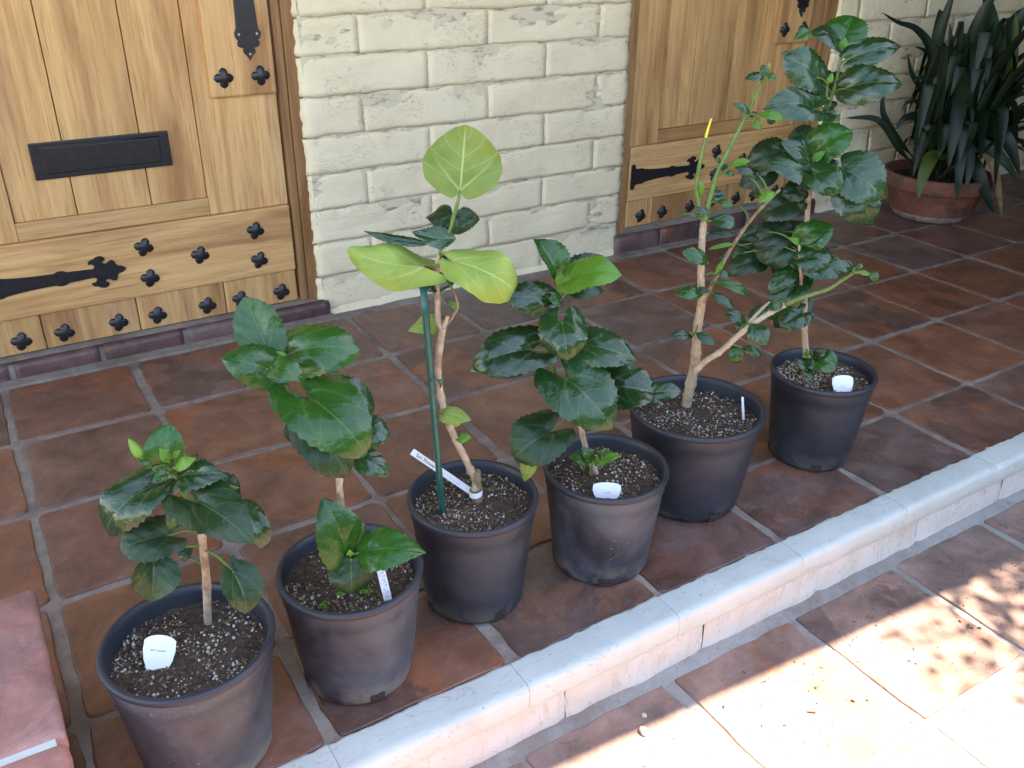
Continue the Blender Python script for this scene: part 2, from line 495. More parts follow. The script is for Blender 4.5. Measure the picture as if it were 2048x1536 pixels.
LEAF = {
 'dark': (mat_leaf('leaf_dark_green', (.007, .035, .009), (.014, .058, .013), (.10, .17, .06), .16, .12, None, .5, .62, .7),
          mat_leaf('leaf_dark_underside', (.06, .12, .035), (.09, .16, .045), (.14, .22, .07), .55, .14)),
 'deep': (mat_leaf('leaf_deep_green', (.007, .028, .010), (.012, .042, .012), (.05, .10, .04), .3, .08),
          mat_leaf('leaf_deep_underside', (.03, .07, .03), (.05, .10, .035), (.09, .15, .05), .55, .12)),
 'dull': (mat_leaf('leaf_dull_green', (.010, .038, .012), (.019, .058, .016), (.10, .15, .07), .32, .12, None, .5, .4, .7),
          mat_leaf('leaf_dull_underside', (.05, .10, .04), (.08, .14, .05), (.12, .19, .07), .6, .12)),
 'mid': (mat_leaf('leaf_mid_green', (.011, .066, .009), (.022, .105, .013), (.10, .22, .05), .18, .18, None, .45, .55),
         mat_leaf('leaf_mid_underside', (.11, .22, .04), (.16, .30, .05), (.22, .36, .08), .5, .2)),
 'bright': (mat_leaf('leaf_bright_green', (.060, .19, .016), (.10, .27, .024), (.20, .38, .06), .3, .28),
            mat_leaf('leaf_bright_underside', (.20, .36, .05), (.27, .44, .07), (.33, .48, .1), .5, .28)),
 'lime': (mat_leaf('leaf_lime_underside', (.165, .255, .042), (.27, .37, .075), (.48, .55, .22), .5, .2, None, .5, .35, .9),
          mat_leaf('leaf_lime_topside', (.018, .075, .035), (.03, .11, .045), (.06, .15, .06), .3, .15)),
 'asp': (mat_leaf('blade_dark_green', (.005, .015, .008), (.009, .024, .011), (.014, .035, .017), .36, .05, None, .1, .3, .2),
         mat_leaf('blade_underside', (.008, .02, .008), (.013, .03, .011), (.02, .04, .017), .5, .05, None, .1, .3)),
 'aspy': (mat_leaf('blade_yellowing', (.05, .085, .015), (.08, .115, .02), (.1, .14, .04), .45, .1, None, .1),
          mat_leaf('blade_yellowing_underside', (.05, .085, .015), (.08, .115, .02), (.1, .14, .04), .5, .1)),
 'aspd': (BROWNDRY, BROWNDRY),
}

# ================================================================== SETTING
PITCH = 0.318
WALL_Y = 0.065
PATIO_Z = -0.14
KERB_Y = -1.503

def tile_variants(n, sx, sy, th, mat, seed, name, rough=.003, cr=.012):
    out = []
    r = random.Random(seed)
    for q in range(n):
        per = []
        m = 7
        cs = [(-sx / 2, -sy / 2), (sx / 2, -sy / 2), (sx / 2, sy / 2), (-sx / 2, sy / 2)]
        ph = r.uniform(0, 50)
        ring = []
        for e in range(4):
            a, b = cs[e], cs[(e + 1) % 4]
            L = math.hypot(b[0] - a[0], b[1] - a[1])
            dx, dy = (b[0] - a[0]) / L, (b[1] - a[1]) / L
            nx, ny = -dy, dx
            for i in range(m + 1):
                s = cr + (L - 2 * cr) * i / m
                j = rough * nz(ph + e * 9.1, s * 22) * 1.6 + r.uniform(-.0008, .0008)
                ring.append((a[0] + dx * s + nx * j, a[1] + dy * s + ny * j))
            # rounded corner point
            c = b
            nx2, ny2 = -dx - (-dy), -dy - dx
            ring.append((c[0] - dx * cr * .3 + (-dy) * cr * .3, c[1] - dy * cr * .3 + dx * cr * .3))
        N = len(ring)
        vs_ = []
        for x, y in ring: vs_.append((x, y, -th))
        for x, y in ring: vs_.append((x, y, -.003))
        for x, y in ring:
            l = math.hypot(x, y)
            vs_.append((x - x / l * .0035, y - y / l * .0035, 0.0))
        vs_.append((0, 0, .0))
        fs = []
        for lv in range(2):
            for i in range(N):
                i2 = (i + 1) % N
                fs.append((lv * N + i, lv * N + i2, (lv + 1) * N + i2, (lv + 1) * N + i))
        for i in range(N):
            fs.append((2 * N + i, 2 * N + (i + 1) % N, 3 * N))
        me = mesh(name, vs_, fs, mat)
        for p in me.polygons: p.use_smooth = len(p.vertices) == 4
        out.append(me)
    return out

# --- far ground sheet
g = link('ground', mesh('ground', [(-90, -90, -.19), (90, -90, -.19), (90, 90, -.19), (-90, 90, -.19)], [(0, 1, 2, 3)], EARTH))
tag(g, kind='structure')

# --- porch floor: grout bed + tiles
def grid_sheet(name, x0, x1, y0, y1, z, step, amp, mat, depth=.04):
    nx = max(2, int((x1 - x0) / step)); ny = max(2, int((y1 - y0) / step))
    vs_, fs = [], []
    for j in range(ny + 1):
        for i in range(nx + 1):
            x = x0 + (x1 - x0) * i / nx; y = y0 + (y1 - y0) * j / ny
            vs_.append((x, y, z + amp * nz(x * 9, y * 9)))
    for j in range(ny):
        for i in range(nx):
            a = j * (nx + 1) + i
            fs.append((a, a + 1, a + nx + 2, a + nx + 1))
    return mesh(name, vs_, fs, mat, smooth=True)

porch = link('porch_floor', grid_sheet('porch_floor', -1.7, 5.4, KERB_Y - .02, .12, -.0045, .03, .0012, GROUT))
tag(porch, kind='structure')
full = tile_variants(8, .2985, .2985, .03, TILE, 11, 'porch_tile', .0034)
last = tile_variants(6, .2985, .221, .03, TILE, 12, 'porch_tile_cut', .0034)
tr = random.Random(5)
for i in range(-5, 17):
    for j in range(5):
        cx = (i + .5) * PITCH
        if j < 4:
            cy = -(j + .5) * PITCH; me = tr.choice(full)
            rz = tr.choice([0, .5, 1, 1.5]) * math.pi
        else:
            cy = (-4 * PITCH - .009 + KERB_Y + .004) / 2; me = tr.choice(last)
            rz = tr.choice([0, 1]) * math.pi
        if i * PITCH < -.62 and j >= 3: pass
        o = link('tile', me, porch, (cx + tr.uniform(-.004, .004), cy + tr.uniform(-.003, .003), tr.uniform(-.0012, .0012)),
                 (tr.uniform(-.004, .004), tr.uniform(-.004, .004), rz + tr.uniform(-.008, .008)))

# --- patio: grout bed + tiles
patio = link('patio', grid_sheet('patio', -2.0, 6.5, -3.2, -1.545, PATIO_Z - .0032, .035, .0012, GROUT2))
tag(patio, kind='structure')
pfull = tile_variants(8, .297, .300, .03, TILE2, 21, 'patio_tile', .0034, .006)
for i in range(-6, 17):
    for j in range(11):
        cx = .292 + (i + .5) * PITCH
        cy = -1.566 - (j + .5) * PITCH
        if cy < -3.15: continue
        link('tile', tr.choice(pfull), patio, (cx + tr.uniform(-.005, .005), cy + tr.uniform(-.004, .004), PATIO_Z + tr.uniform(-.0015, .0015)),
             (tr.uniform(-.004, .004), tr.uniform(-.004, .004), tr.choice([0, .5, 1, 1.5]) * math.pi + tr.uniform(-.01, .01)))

# --- white painted step: nosing pieces, riser pieces, mortar fillet
kerb = link('step_kerb', box_mesh('step_core', -1.7, 5.4, -1.535, KERB_Y + .03, -.2, -.03, GROUT2))
tag(kerb, kind='structure')
def nosing(x0, x1, seed):
    prof = [(KERB_Y, .0015), (KERB_Y - .003, .0046), (KERB_Y - .006, .0052), (KERB_Y - .03, .0056), (KERB_Y - .050, .0054), (KERB_Y - .0535, .0052), (KERB_Y - .0585, .0040), (KERB_Y - .0630, .0010),
            (KERB_Y - .0652, -.0035), (KERB_Y - .0658, -.0075), (KERB_Y - .0658, -.024), (KERB_Y - .0650, -.040), (KERB_Y - .0640, -.0435), (KERB_Y - .060, -.0475), (KERB_Y - .053, -.0495), (KERB_Y - .03, -.0495)]
    n = 28
    vs_, fs = [], []
    m = len(prof)
    for i in range(n + 1):
        x = x0 + (x1 - x0) * (i - 1) / (n - 2)
        if i == 0: x = x0
        if i == 1: x = x0 + .0015
        if i == n - 1: x = x1 - .0015
        if i == n: x = x1
        e = 1.0 if i in (0, n) else 0.0
        for k_, (y, z) in enumerate(prof):
            yy, zz = y, z
            if k_ == 0: yy += .005 * nz(x * 55, seed) + .004 * nz(x * 14, seed + 3); zz = .0012
            if k_ in (1, 2): yy += .004 * nz(x * 55, seed)
            if k_ == 3: zz += .0012 * nz(x * 20, 5)
            if 3 < k_ < 15:
                yy += .0016 * nz(x * 13, k_ * .1) + .0006 * nz(x * 70, k_); zz += .0012 * nz(x * 17, k_ * .1, 3)
                yy += e * .0003
            vs_.append((x, yy, zz - e * .0006))
    for i in range(n):
        for k_ in range(m - 1):
            a = i * m + k_
            fs.append((a, a + m, a + m + 1, a + 1))
    for i in (0, n):
        f = tuple(i * m + k_ for k_ in range(m))
        fs.append(f if i == 0 else f[::-1])
    return mesh('nosing', vs_, fs, WHITE, smooth=True)
def riser(x0, x1, seed):
    n, m = 14, 6
    vs_, fs = [], []
    for i in range(n + 1):
        x = x0 + (x1 - x0) * i / n
        for k_ in range(m + 1):
            z = -.050 - (PATIO_Z * -1 - .050 + .004) * k_ / m
            e = min(i, n - i)
            y = -1.548 + .004 * nz(x * 12, z * 30, seed) + (.004 if e == 0 else 0) - .004 * k_ / m
            vs_.append((x, y, z))
    for i in range(n):
        for k_ in range(m):
            a = i * (m + 1) + k_
            fs.append((a, a + 1, a + m + 2, a + m + 1))
    return mesh('riser', vs_, fs, RISER, smooth=True)
for i in range(-5, 17):
    x0 = i * PITCH - .012
    link('nosing_tile', nosing(x0 + .0003, x0 + PITCH - .0003, i * 3.7), kerb)
    link('riser_tile', riser(x0 + .09, x0 + .09 + PITCH - .0015, i * 2.1), kerb)
vs_, fs = [], []
for i in range(500):
    x = -1.7 + 7.0 * i / 499
    a = .004 * nz(x * 22, 1.0); b = .006 * nz(x * 26, 7.0) + .004 * nz(x * 70, 2)
    vs_ += [(x, -1.545, PATIO_Z + .010 + a), (x, -1.556 + a, PATIO_Z + .006 + a), (x, -1.567 + b * .6, PATIO_Z + .002), (x, -1.578 + b, PATIO_Z - .003)]
for i in range(499):
    for k_ in range(3):
        a = i * 4 + k_
        fs.append((a, a + 1, a + 5, a + 4))
link('mortar_fillet', mesh('mortar_fillet', vs_, fs, GROUT2, smooth=True), kerb)

# --- painted block walls
ZC = [.006, .115, .222, .325, .4315, .538, .649, .757, .862]
while ZC[-1] < 2.45: ZC.append(ZC[-1] + .1075)
def block(x0, x1, z0, z1, y, seed, free0=False, free1=False, mat=None):
    """one slump block: uneven front, rounded arrises; returns a mesh"""
    nx = max(4, int((x1 - x0) / .020)); nzn = 8
    vs_, fs = [], []
    sag = RND.uniform(-.002, .003)
    yoff = .0022 * nz(z0 * 91.7, 3.3) + RND.uniform(-.0006, .0006)
    def sm(d, r):
        return 0 if d >= r else (1 - d / r) ** 2
    for k_ in range(nzn + 1):
        # denser rows near edges
        t = k_ / nzn
        t = .5 - .5 * math.cos(math.pi * t) * (.55) - .45 * (.5 - t) if False else t
        z = z0 + (z1 - z0) * t
        for i in range(nx + 1):
            s = i / nx
            xa = x0 + (.008 * nz(z * 34, seed + 5) + .004 * nz(z * 90, seed) if free0 else .0015 * nz(z * 40, seed))
            xb = x1 + (.008 * nz(z * 34, seed + 9) + .004 * nz(z * 90, seed + 2) if free1 else .0015 * nz(z * 40, seed + 2))
            x = xa + (xb - xa) * s
            dz = min(z - z0, z1 - z); dx = min(s, 1 - s) * (x1 - x0)
            fr_ = (s < .5 and free0) or (s > .5 and free1)
            rec = (.0021 + .0020 * nz(x * 14, z0 * 9)) * sm(dz, .011) + (.0070 * sm(dx, .022) if fr_ else .0005 * sm(dx, .006))
            rel = .0060 * nz(x * 7, z * 13, 1.3) + .0034 * nz(x * 26, z * 60, 4.1) + .0020 * nz(x * 50, z * 140, 7.7)
            rel += -.0042 * (1 - t) * (1 + nz(x * 8, z0 * 5))          # slumped: fuller towards the lower edge
            zz = z + (.0055 * nz(x * 15, z0 * 40 + (0 if k_ < nzn / 2 else 4)) if k_ in (0, nzn) else 0) + (.0015 if k_ == 0 else (-.0015 if k_ == nzn else 0))
            vs_.append((x, y + yoff + rec + rel, zz))
    W = nx + 1
    for k_ in range(nzn):
        for i in range(nx):
            a = k_ * W + i
            fs.append((a, a + 1, a + W + 1, a + W))
    # returns to the back
    B = len(vs_)
    per = [i for i in range(W)] + [k_ * W + nx for k_ in range(1, nzn + 1)] + [nzn * W + i for i in range(nx - 1, -1, -1)] + [k_ * W for k_ in range(nzn - 1, 0, -1)]
    for p in per:
        v = vs_[p]; vs_.append((v[0], y + .06, v[2]))
    n = len(per)
    for q in range(n):
        q2 = (q + 1) % n
        fs.append((per[q2], per[q], B + q, B + q2))
    return mesh('block', vs_, fs, mat or WALLP, smooth=True)

def block_wall(name, x0, x1, y, label, joint_phase, f0, f1):
    root = link(name, box_mesh(name, x0 + .012, x1 - .012, y + .0020, y + .3, -.02, 2.44, JOINT))
    tag(root, label, 'wall')
    for c in range(len(ZC) - 1):
        z0, z1 = ZC[c], ZC[c + 1]
        off = joint_phase[c % 2]
        xs = [x0]
        k0 = math.ceil((x0 - off) / .4235)
        x = off + k0 * .4235
        while x < x1 - .05:
            if x > x0 + .05: xs.append(x)
            x += .4235
        xs.append(x1)
        for a, b in zip(xs[:-1], xs[1:]):
            aa, bb = (a if a == x0 else a + .0001 + 0 * RND.uniform(-.006, .006)), (b if b == x1 else b - .0001 + 0 * RND.uniform(-.006, .006))
            link('block', block(aa, bb, z0 + .0015, z1 - .0015, y, RND.uniform(0, 90), f0 and a == x0, f1 and b == x1), root)
    return root
# bottom course (0) has the 1.29 / 1.72 joints, next one 1.08 / 1.505
PH = (1.295, 1.081)
block_wall('block_wall', .897, 2.062, WALL_Y, 'cream painted block wall panel between the two wooden doors', PH, True, True)
block_wall('block_wall', 3.085, 4.75, WALL_Y, 'cream painted block wall behind the terracotta pot with long dark leaves', PH, True, False)
block_wall('block_wall', -1.7, -.055, WALL_Y, 'cream painted block wall on the hinge side of the door with the letter slot', PH, False, True)
# over-door masonry
for nm, a, b, lb in (('lintel_wall', -.055, .897, 'cream painted wall above the door with the letter slot'), ('lintel_wall', 2.062, 3.085, 'cream painted wall above the door without a letter slot')):
    tag(link(nm, box_mesh(nm, a, b, WALL_Y + .002, WALL_Y + .3, 2.12, 2.44, WALLP)), lb, 'wall')
WINGM = mat_simple('dark_shade_wall', (.09, .055, .038), (.15, .095, .065), 5, .8)  # dark brown for the added side wall, cuts bounce in the corner
# added dark side wing on the right; keeps light out of the far corner
wing = link('shade_side_wall', box_mesh('shade_side_wall', 4.75, 5.0, -3.6, WALL_Y + .3, -.19, 2.9, WINGM))
tag(wing, 'brown side wall added to darken the far end of the porch', 'wall')

# --- mortar skirt under the wall panels
for a, b in ((.905, 2.05), (3.10, 4.74)):
    vs_, fs = [], []
    n = int((b - a) / .012)
    for i in range(n + 1):
        x = a + (b - a) * i / n
        j = .006 * nz(x * 16, 4.4) + .004 * nz(x * 50, 1)
        vs_ += [(x, WALL_Y + .01, .022 + j), (x, WALL_Y - .006, .012 + j), (x, WALL_Y - .016 + j, -.006)]
    for i in range(n):
        for k_ in range(2):
            q = i * 3 + k_
            fs.append((q, q + 1, q + 4, q + 3))
    o = link('mortar_skirt', mesh('mortar_skirt', vs_, fs, WALLP, smooth=True))
    tag(o, 'rough cream painted mortar skirt at the foot of the ' + ('wall between the doors' if a < 2 else 'wall behind the clay pot'), 'mortar')

# ------------------------------------------------------------------ roof eave (casts the shade line on the patio)
def eave():
    root = empty('roof_eave', (0, 0, 0))
    tag(root, 'timber roof eave over the porch with terracotta tiles on top', 'roof')
    ez = 2.46
    hs = (ez - PATIO_Z)
    sh = Vector((S.x / S.z, S.y / S.z)) * hs
    def edge_y(x):                              # eave line that throws the observed shade edge
        return (-1.585 - .066 * (x - 0.0 - sh.x + sh.x)) + sh.y
    x0, x1 = -2.6, 5.0
    ya, yb = edge_y(x0 - sh.x), edge_y(x1 - sh.x)
    vs_ = [(x0, ya, ez), (x1, yb, ez), (x1, .8, ez + .35), (x0, .8, ez + .35),
           (x0, ya, ez + .05), (x1, yb, ez + .05), (x1, .8, ez + .40), (x0, .8, ez + .40)]
    fs = [(3, 2, 1, 0), (4, 5, 6, 7), (0, 1, 5, 4), (1, 2, 6, 5), (2, 3, 7, 6), (3, 0, 4, 7)]
    link('deck', mesh('eave_deck', vs_, fs, ROOFM), root)
    for k_ in range(13):
        x = x0 + .1 + k_ * .6
        y = edge_y(x - sh.x) + .03
        vs2 = []
        for dx in (-.035, .035):
            vs2 += [(x + dx, y, ez - .09), (x + dx, .36, ez + .02), (x + dx, .36, ez + .149), (x + dx, y, ez + .002 + (y - ya) * 0)]
        link('rafter', mesh('rafter', vs2, [(0, 1, 2, 3), (7, 6, 5, 4), (0, 4, 5, 1), (1, 5, 6, 2), (2, 6, 7, 3), (3, 7, 4, 0)], ROOFM), root)
    vs3 = [(x, y, z + .012) for x, y, z in vs_[4:]] + [(x, y, z + .045) for x, y, z in vs_[4:]]
    link('tile_layer', mesh('tile_layer', vs3, [(3, 2, 1, 0), (4, 5, 6, 7), (0, 1, 5, 4), (1, 2, 6, 5), (2, 3, 7, 6), (3, 0, 4, 7)], ROOFT), root)
    # unseen roof slab added to darken the far end of the porch
    dp = link('corner_shade_roof', box_mesh('corner_shade_roof', 3.75, 5.0, -2.7, -.4, ez - .12, ez - .02, ROOFM), root)
eave()

# ================================================================== DOORS
DW = .845
def extrude_outline(name, pts, y0, y1, mat, bev=.0015):
    """closed outline in (x,z), from y1 (back) to y0 (front, smaller y), with a small bevel on the front"""
    cx = sum(p[0] for p in pts) / len(pts); cz = sum(p[1] for p in pts) / len(pts)
    n = len(pts)
    area = sum(pts[i][0] * pts[(i + 1) % n][1] - pts[(i + 1) % n][0] * pts[i][1] for i in range(n))
    if area < 0: pts = pts[::-1]
    bm = bmesh.new()
    back = [bm.verts.new((x, y1, z)) for x, z in pts]
    fr = [bm.verts.new((x, y0 + bev, z)) for x, z in pts]
    # inset ring
    ins = []
    for i in range(n):
        p0, p1, p2 = pts[i - 1], pts[i], pts[(i + 1) % n]
        d1 = Vector((p1[0] - p0[0], p1[1] - p0[1])); d2 = Vector((p2[0] - p1[0], p2[1] - p1[1]))
        nn = Vector((-d1.y, d1.x)).normalized() + Vector((-d2.y, d2.x)).normalized()
        if nn.length > 1e-6: nn.normalize()
        ins.append(bm.verts.new((p1[0] + nn.x * bev, y0, p1[1] + nn.y * bev)))
    for i in range(n):
        j = (i + 1) % n
        bm.faces.new((back[i], back[j], fr[j], fr[i]))
        bm.faces.new((fr[i], fr[j], ins[j], ins[i]))
    f = bm.faces.new(ins)
    f.normal_update()
    bmesh.ops.triangulate(bm, faces=[f], quad_method='BEAUTY', ngon_method='EAR_CLIP')
    bmesh.ops.recalc_face_normals(bm, faces=list(bm.faces))
    return bm_mesh(name, bm, mat)

def quatrefoil_mesh(r=.0255):
    n = 48
    vs_ = []
    for i in range(n):
        a = 2 * math.pi * i / n
        c = abs(math.cos(2 * a))
        rr = r * (.58 + .42 * c ** .62)
        if c > .93: rr *= 1.04
        vs_.append((rr * math.cos(a), .0, rr * math.sin(a)))
    for i in range(n):
        a = 2 * math.pi * i / n
        c = abs(math.cos(2 * a))
        rr = r * (.50 + .38 * c ** .7)
        vs_.append((rr * math.cos(a), -.0045, rr * math.sin(a)))
    for i in range(n):
        a = 2 * math.pi * i / n
        rr = r * .40
        vs_.append((rr * math.cos(a), -.0065, rr * math.sin(a)))
    vs_.append((0, -.012, 0))
    fs = []
    for lv in range(2):
        for i in range(n):
            i2 = (i + 1) % n
            fs.append((lv * n + i, lv * n + i2, (lv + 1) * n + i2, (lv + 1) * n + i))
    for i in range(n): fs.append((2 * n + i, 2 * n + (i + 1) % n, 3 * n))
    me = mesh('quatrefoil_stud', vs_, fs, IRON, smooth=True)
    return me
STUD = quatrefoil_mesh()

def strap_outline():
    # local: x from hinge edge to tip, z about 0; upper half, mirrored below
    up = [(.008, .040), (.012, .046), (.020, .047), (.025, .042), (.027, .031), (.040, .0275), (.060, .0285), (.070, .024), (.10, .0205), (.14, .0175),
          (.175, .0160), (.190, .0160), (.197, .0200), (.205, .0205), (.213, .0195), (.220, .0150), (.26, .0130), (.285, .0120),
          (.2905, .0170), (.2875, .0235), (.2815, .0270), (.2760, .0255), (.2755, .0315), (.2820, .0370), (.2900, .0380), (.2960, .0430), (.3060, .0450), (.3150, .0420), (.3190, .0350), (.3170, .0305),
          (.3105, .0290), (.3120, .0235), (.3190, .0215), (.3250, .0250), (.3300, .0290), (.3370, .0290), (.3420, .0240), (.3430, .0170), (.3480, .0105), (.3560, .0090), (.3640, .0050)]
    tip = [(.3680, 0.0)]
    low = [(x, -z) for x, z in up[::-1]]
    return up + tip + low
def escutcheon_outline():
    half = [(.0, -.142), (.008, -.128), (.015, -.123), (.0165, -.116), (.013, -.110), (.020, -.109), (.029, -.104), (.0300, -.096), (.0255, -.090), (.0300, -.088), (.0345, -.080), (.0350, -.072), (.0300, -.062), (.0285, -.050), (.027, 0.0),
            (.027, .12), (.034, .15), (.030, .17), (.036, .19), (.022, .205), (.012, .222), (.0, .245)]
    return half + [(-x, z) for x, z in half[-2:0:-1]]

def door(x0, z0, label, slot):
    root = empty('plank_door', (x0, 0, z0))
    tag(root, label, 'door')
    yb = .100
    def bd(name, xa, xb, za, zb, y, mat, bev=.0022, yback=.125):
        return link(name, box_mesh(name, xa, xb, y, yback, za, zb, mat, bev, 2), root)
    g = .0012
    bd('light_stop_board', .004, DW - .006, .06, 2.05, .121, WOOD_V, .001, .16)  # added board behind the planks, stops light leaking through the grooves
    # recessed vertical planks
    for a, b in ((.130, .280), (.280, .467), (.467, .616)):
        bd('plank', a + g, b - g, .401, 2.02, .098, WOOD_V, .0022)
    # stiles, rails
    bd('stile', .001, .1295, .353, 2.06, .090, WOOD_V)
    bd('stile', .6165, DW - .004, .353, 2.06, .090, WOOD_V)
    bd('rail', .130, .616, .353, .4005, .0903, WOOD_H)
    bd('rail', .130, .616, 2.021, 2.06, .0903, WOOD_H)
    # applied bottom board and the row of short planks under it
    bd('kick_board', .002, DW - .004, .1525, .3515, .0800, WOOD_H, .004, .12)
    xs = [.002, .133, .377, .622, DW - .004]
    for a, b in zip(xs[:-1], xs[1:]):
        bd('short_plank', a + g, b - g, .051, .1515, .0885, WOOD_V, .003)
    bd('lock_block', .660, DW - .005, .668, 1.16, .0755, WOOD_V, .006, .12)
    # iron work
    for sx in (.076, .182, .322, .427, .568, .666, .791):
        link('iron_stud', STUD, root, (sx, .0883, .087 + RND.uniform(-.001, .001)), (0, R(14 + RND.uniform(-4, 4)), 0))
    for sx, sz in ((.423, .293), (.568, .245), (.733, .291), (.734, .201), (.424, .203)):
        link('iron_stud', STUD, root, (sx, .0798, sz), (0, R(17 + RND.uniform(-5, 5)), 0))
    for sx in (.699, .799):
        link('iron_stud', STUD, root, (sx, .0753, .718), (0, R(2 + RND.uniform(-3, 3)), 0))
    st = link('strap_hinge', extrude_outline('strap_hinge', strap_outline(), .0755, .0805, IRON, .0008), root, (0, 0, .2435))
    es = link('handle_plate', extrude_outline('handle_plate', escutcheon_outline(), .0705, .076, IRON), root, (.776, 0, .900))
    hp = [(0, .072, .02), (0, .045, .03), (0, .030, .06), (0, .024, .11), (0, .030, .155), (0, .048, .178), (0, .072, .185)]
    link('grip', tube('grip', spline(hp, 18), [.009] * 5 + [.011] * 8 + [.009] * 5, IRON, 10), es)
    link('thumb_latch', box_mesh('thumb_latch', -.012, .012, .035, .072, .198, .204, IRON, .002), es)
    for px_, pz in ((-.024, -.075), (.024, -.075), (0, -.125)):
        link('screw', mesh('screw', [(px_ + .0035 * math.cos(a * math.pi / 4), .0697 - (0), pz + .0035 * math.sin(a * math.pi / 4)) for a in range(8)], [tuple(range(7, -1, -1))], STEEL), es)
    if slot:
        ml = link('letter_slot', box_mesh('letter_slot', .201, .537, .0905, .0975, .502, .594, IRON, .0025, 2), root)
        link('flap', box_mesh('flap', .228, .511, .0880, .0910, .5155, .5795, IRON, .0018, 2), ml)
        link('flap_hinge', tube('flap_hinge', [(.226, .0893, .5815), (.513, .0893, .5815)], .0026, IRON, 8), ml)
    return root
STEEL = mat_simple('worn_screw_head', (.25, .25, .26), (.4, .4, .42), 90, .4)
door(-.005, 0.0, 'oak plank door with a black letter slot and iron studs', True)
door(2.108, .028, 'oak plank door with iron studs and no letter slot, beyond the cream wall', False)

def frame(x_in0, x_in1, wl, wr, label):
    root = empty('door_frame', (x_in0, 0, 0))
    tag(root, label, 'door frame')
    W = x_in1 - x_in0
    def piece(name, a, b, y, z0, z1, bev=.003):
        n = 60
        return link(name, box_mesh(name, a, b, y, .14, z0, z1, WOOD_F, bev, 2), root)
    z0 = .042
    piece('jamb', -wl * .42, -.0035, .0835, z0, 2.07)
    piece('casing', -wl, -wl * .42 - .001, .0765, z0, 2.12)
    piece('jamb', W + .0035, W + wr * .42, .0835, z0, 2.07)
    piece('casing', W + wr * .42 + .001, W + wr, .0765, z0, 2.12)
    piece('head', -wl * .42, W + wr * .42, .0832, 2.072, 2.119)
    return root
frame(-.005, .840, .06, .066, 'moulded oak frame around the door with the letter slot')
frame(2.108, 2.953, .058, .150, 'moulded oak frame around the door without a letter slot')

def threshold(x0, x1, joints, label, top, mat, zshift=0.0):
    root = link('door_sill', box_mesh('sill_bed', x0 + .01, x1 - .01, .052, .13, -.01, top - .006, GROUT))
    tag(root, label, 'door sill')
    xs = [x0] + joints + [x1]
    for a, b in zip(xs[:-1], xs[1:]):
        a2, b2 = a + .007, b - .007
        prof = [(.047, -.004), (.0445, .006), (.0435, top - .016), (.046, top - .007), (.051, top - .002), (.058, top), (.098, top + .003)]
        n = 12; vs_, fs = [], []; m = len(prof); sd_ = RND.uniform(0, 50)
        for i in range(n + 1):
            x = a2 + (b2 - a2) * i / n
            e = .002 if i in (0, n) else 0
            for k_, (y, z) in enumerate(prof):
                vs_.append((x, y + .0015 * nz(x * 25, k_ * .5, sd_) + e, z + .0012 * nz(x * 21, k_, sd_) - e * .6))
        for i in range(n):
            for k_ in range(m - 1):
                q = i * m + k_
                fs.append((q, q + m, q + m + 1, q + 1))
        for i in (0, n):
            f = tuple(i * m + k_ for k_ in range(m)) + ()
            fs.append(f if i == 0 else f[::-1])
        link('sill_brick', mesh('sill_brick', vs_, fs, mat, smooth=True), root)
    # grey mortar wash between sill bricks and door
    vs_ = [(x0 + .005, .060, top + .0025), (x1 - .005, .060, top + .0025), (x1 - .005, .128, top + .006), (x0 + .005, .128, top + .006)]
    link('mortar_wash', mesh('mortar_wash', vs_, [(0, 1, 2, 3)], GROUT), root)
    link('mortar_strip', box_mesh('mortar_strip', x0, x1, .004, .050, -.01, .0008, GROUT), root)
threshold(-.42, .928, [-.195, .030, .2555, .481, .706], 'dark red bullnose brick sill under the door with the letter slot', .043, SILLM)
threshold(2.035, 3.12, [2.26, 2.485, 2.71, 2.935], 'dark red brick sill under the door without a letter slot', .062, SILLM)

# ------------------------------------------------------------------ low capped pier at the lower left
def cap_pier():
    root = link('low_brick_pier', box_mesh('pier_core', -.60, -.030, -2.2, -1.178, -.19, .165, CAPM))
    tag(root, 'low pier capped with red bullnose bricks beside the first potted plant', 'brick pier')
    y = -1.165
    rows = [-1.165, -1.492, -1.81, -2.13]
    for ya, yb in zip(rows[:-1], rows[1:]):
        for xa, xb in ((-.30, -.012), (-.62, -.306)):
            bm = bmesh.new()
            bmesh.ops.create_cube(bm, size=1.0)
            for v in bm.verts:
                v.co = Vector((xa + (v.co.x + .5) * (xb - xa), yb + .006 + (v.co.y + .5) * (ya - yb - .010), .162 + (v.co.z + .5) * .038))
            bmesh.ops.bevel(bm, geom=list(bm.edges), offset=.009, segments=4, affect='EDGES', profile=.5)
            bmesh.ops.subdivide_edges(bm, edges=[e for e in bm.edges if e.calc_length() > .1], cuts=10, use_grid_fill=True)
            for v in bm.verts: v.co += Vector((1, 1, 1)) * .0016 * nz(v.co.x * 20, v.co.y * 20, v.co.z * 20)
            me = bm_mesh('cap_brick', bm, CAPM, True)
            link('cap_brick', me, root)
    link('cap_mortar', box_mesh('cap_mortar', -.6, -.024, -2.12, -1.175, .160, .1955, WHITE), root)
cap_pier()

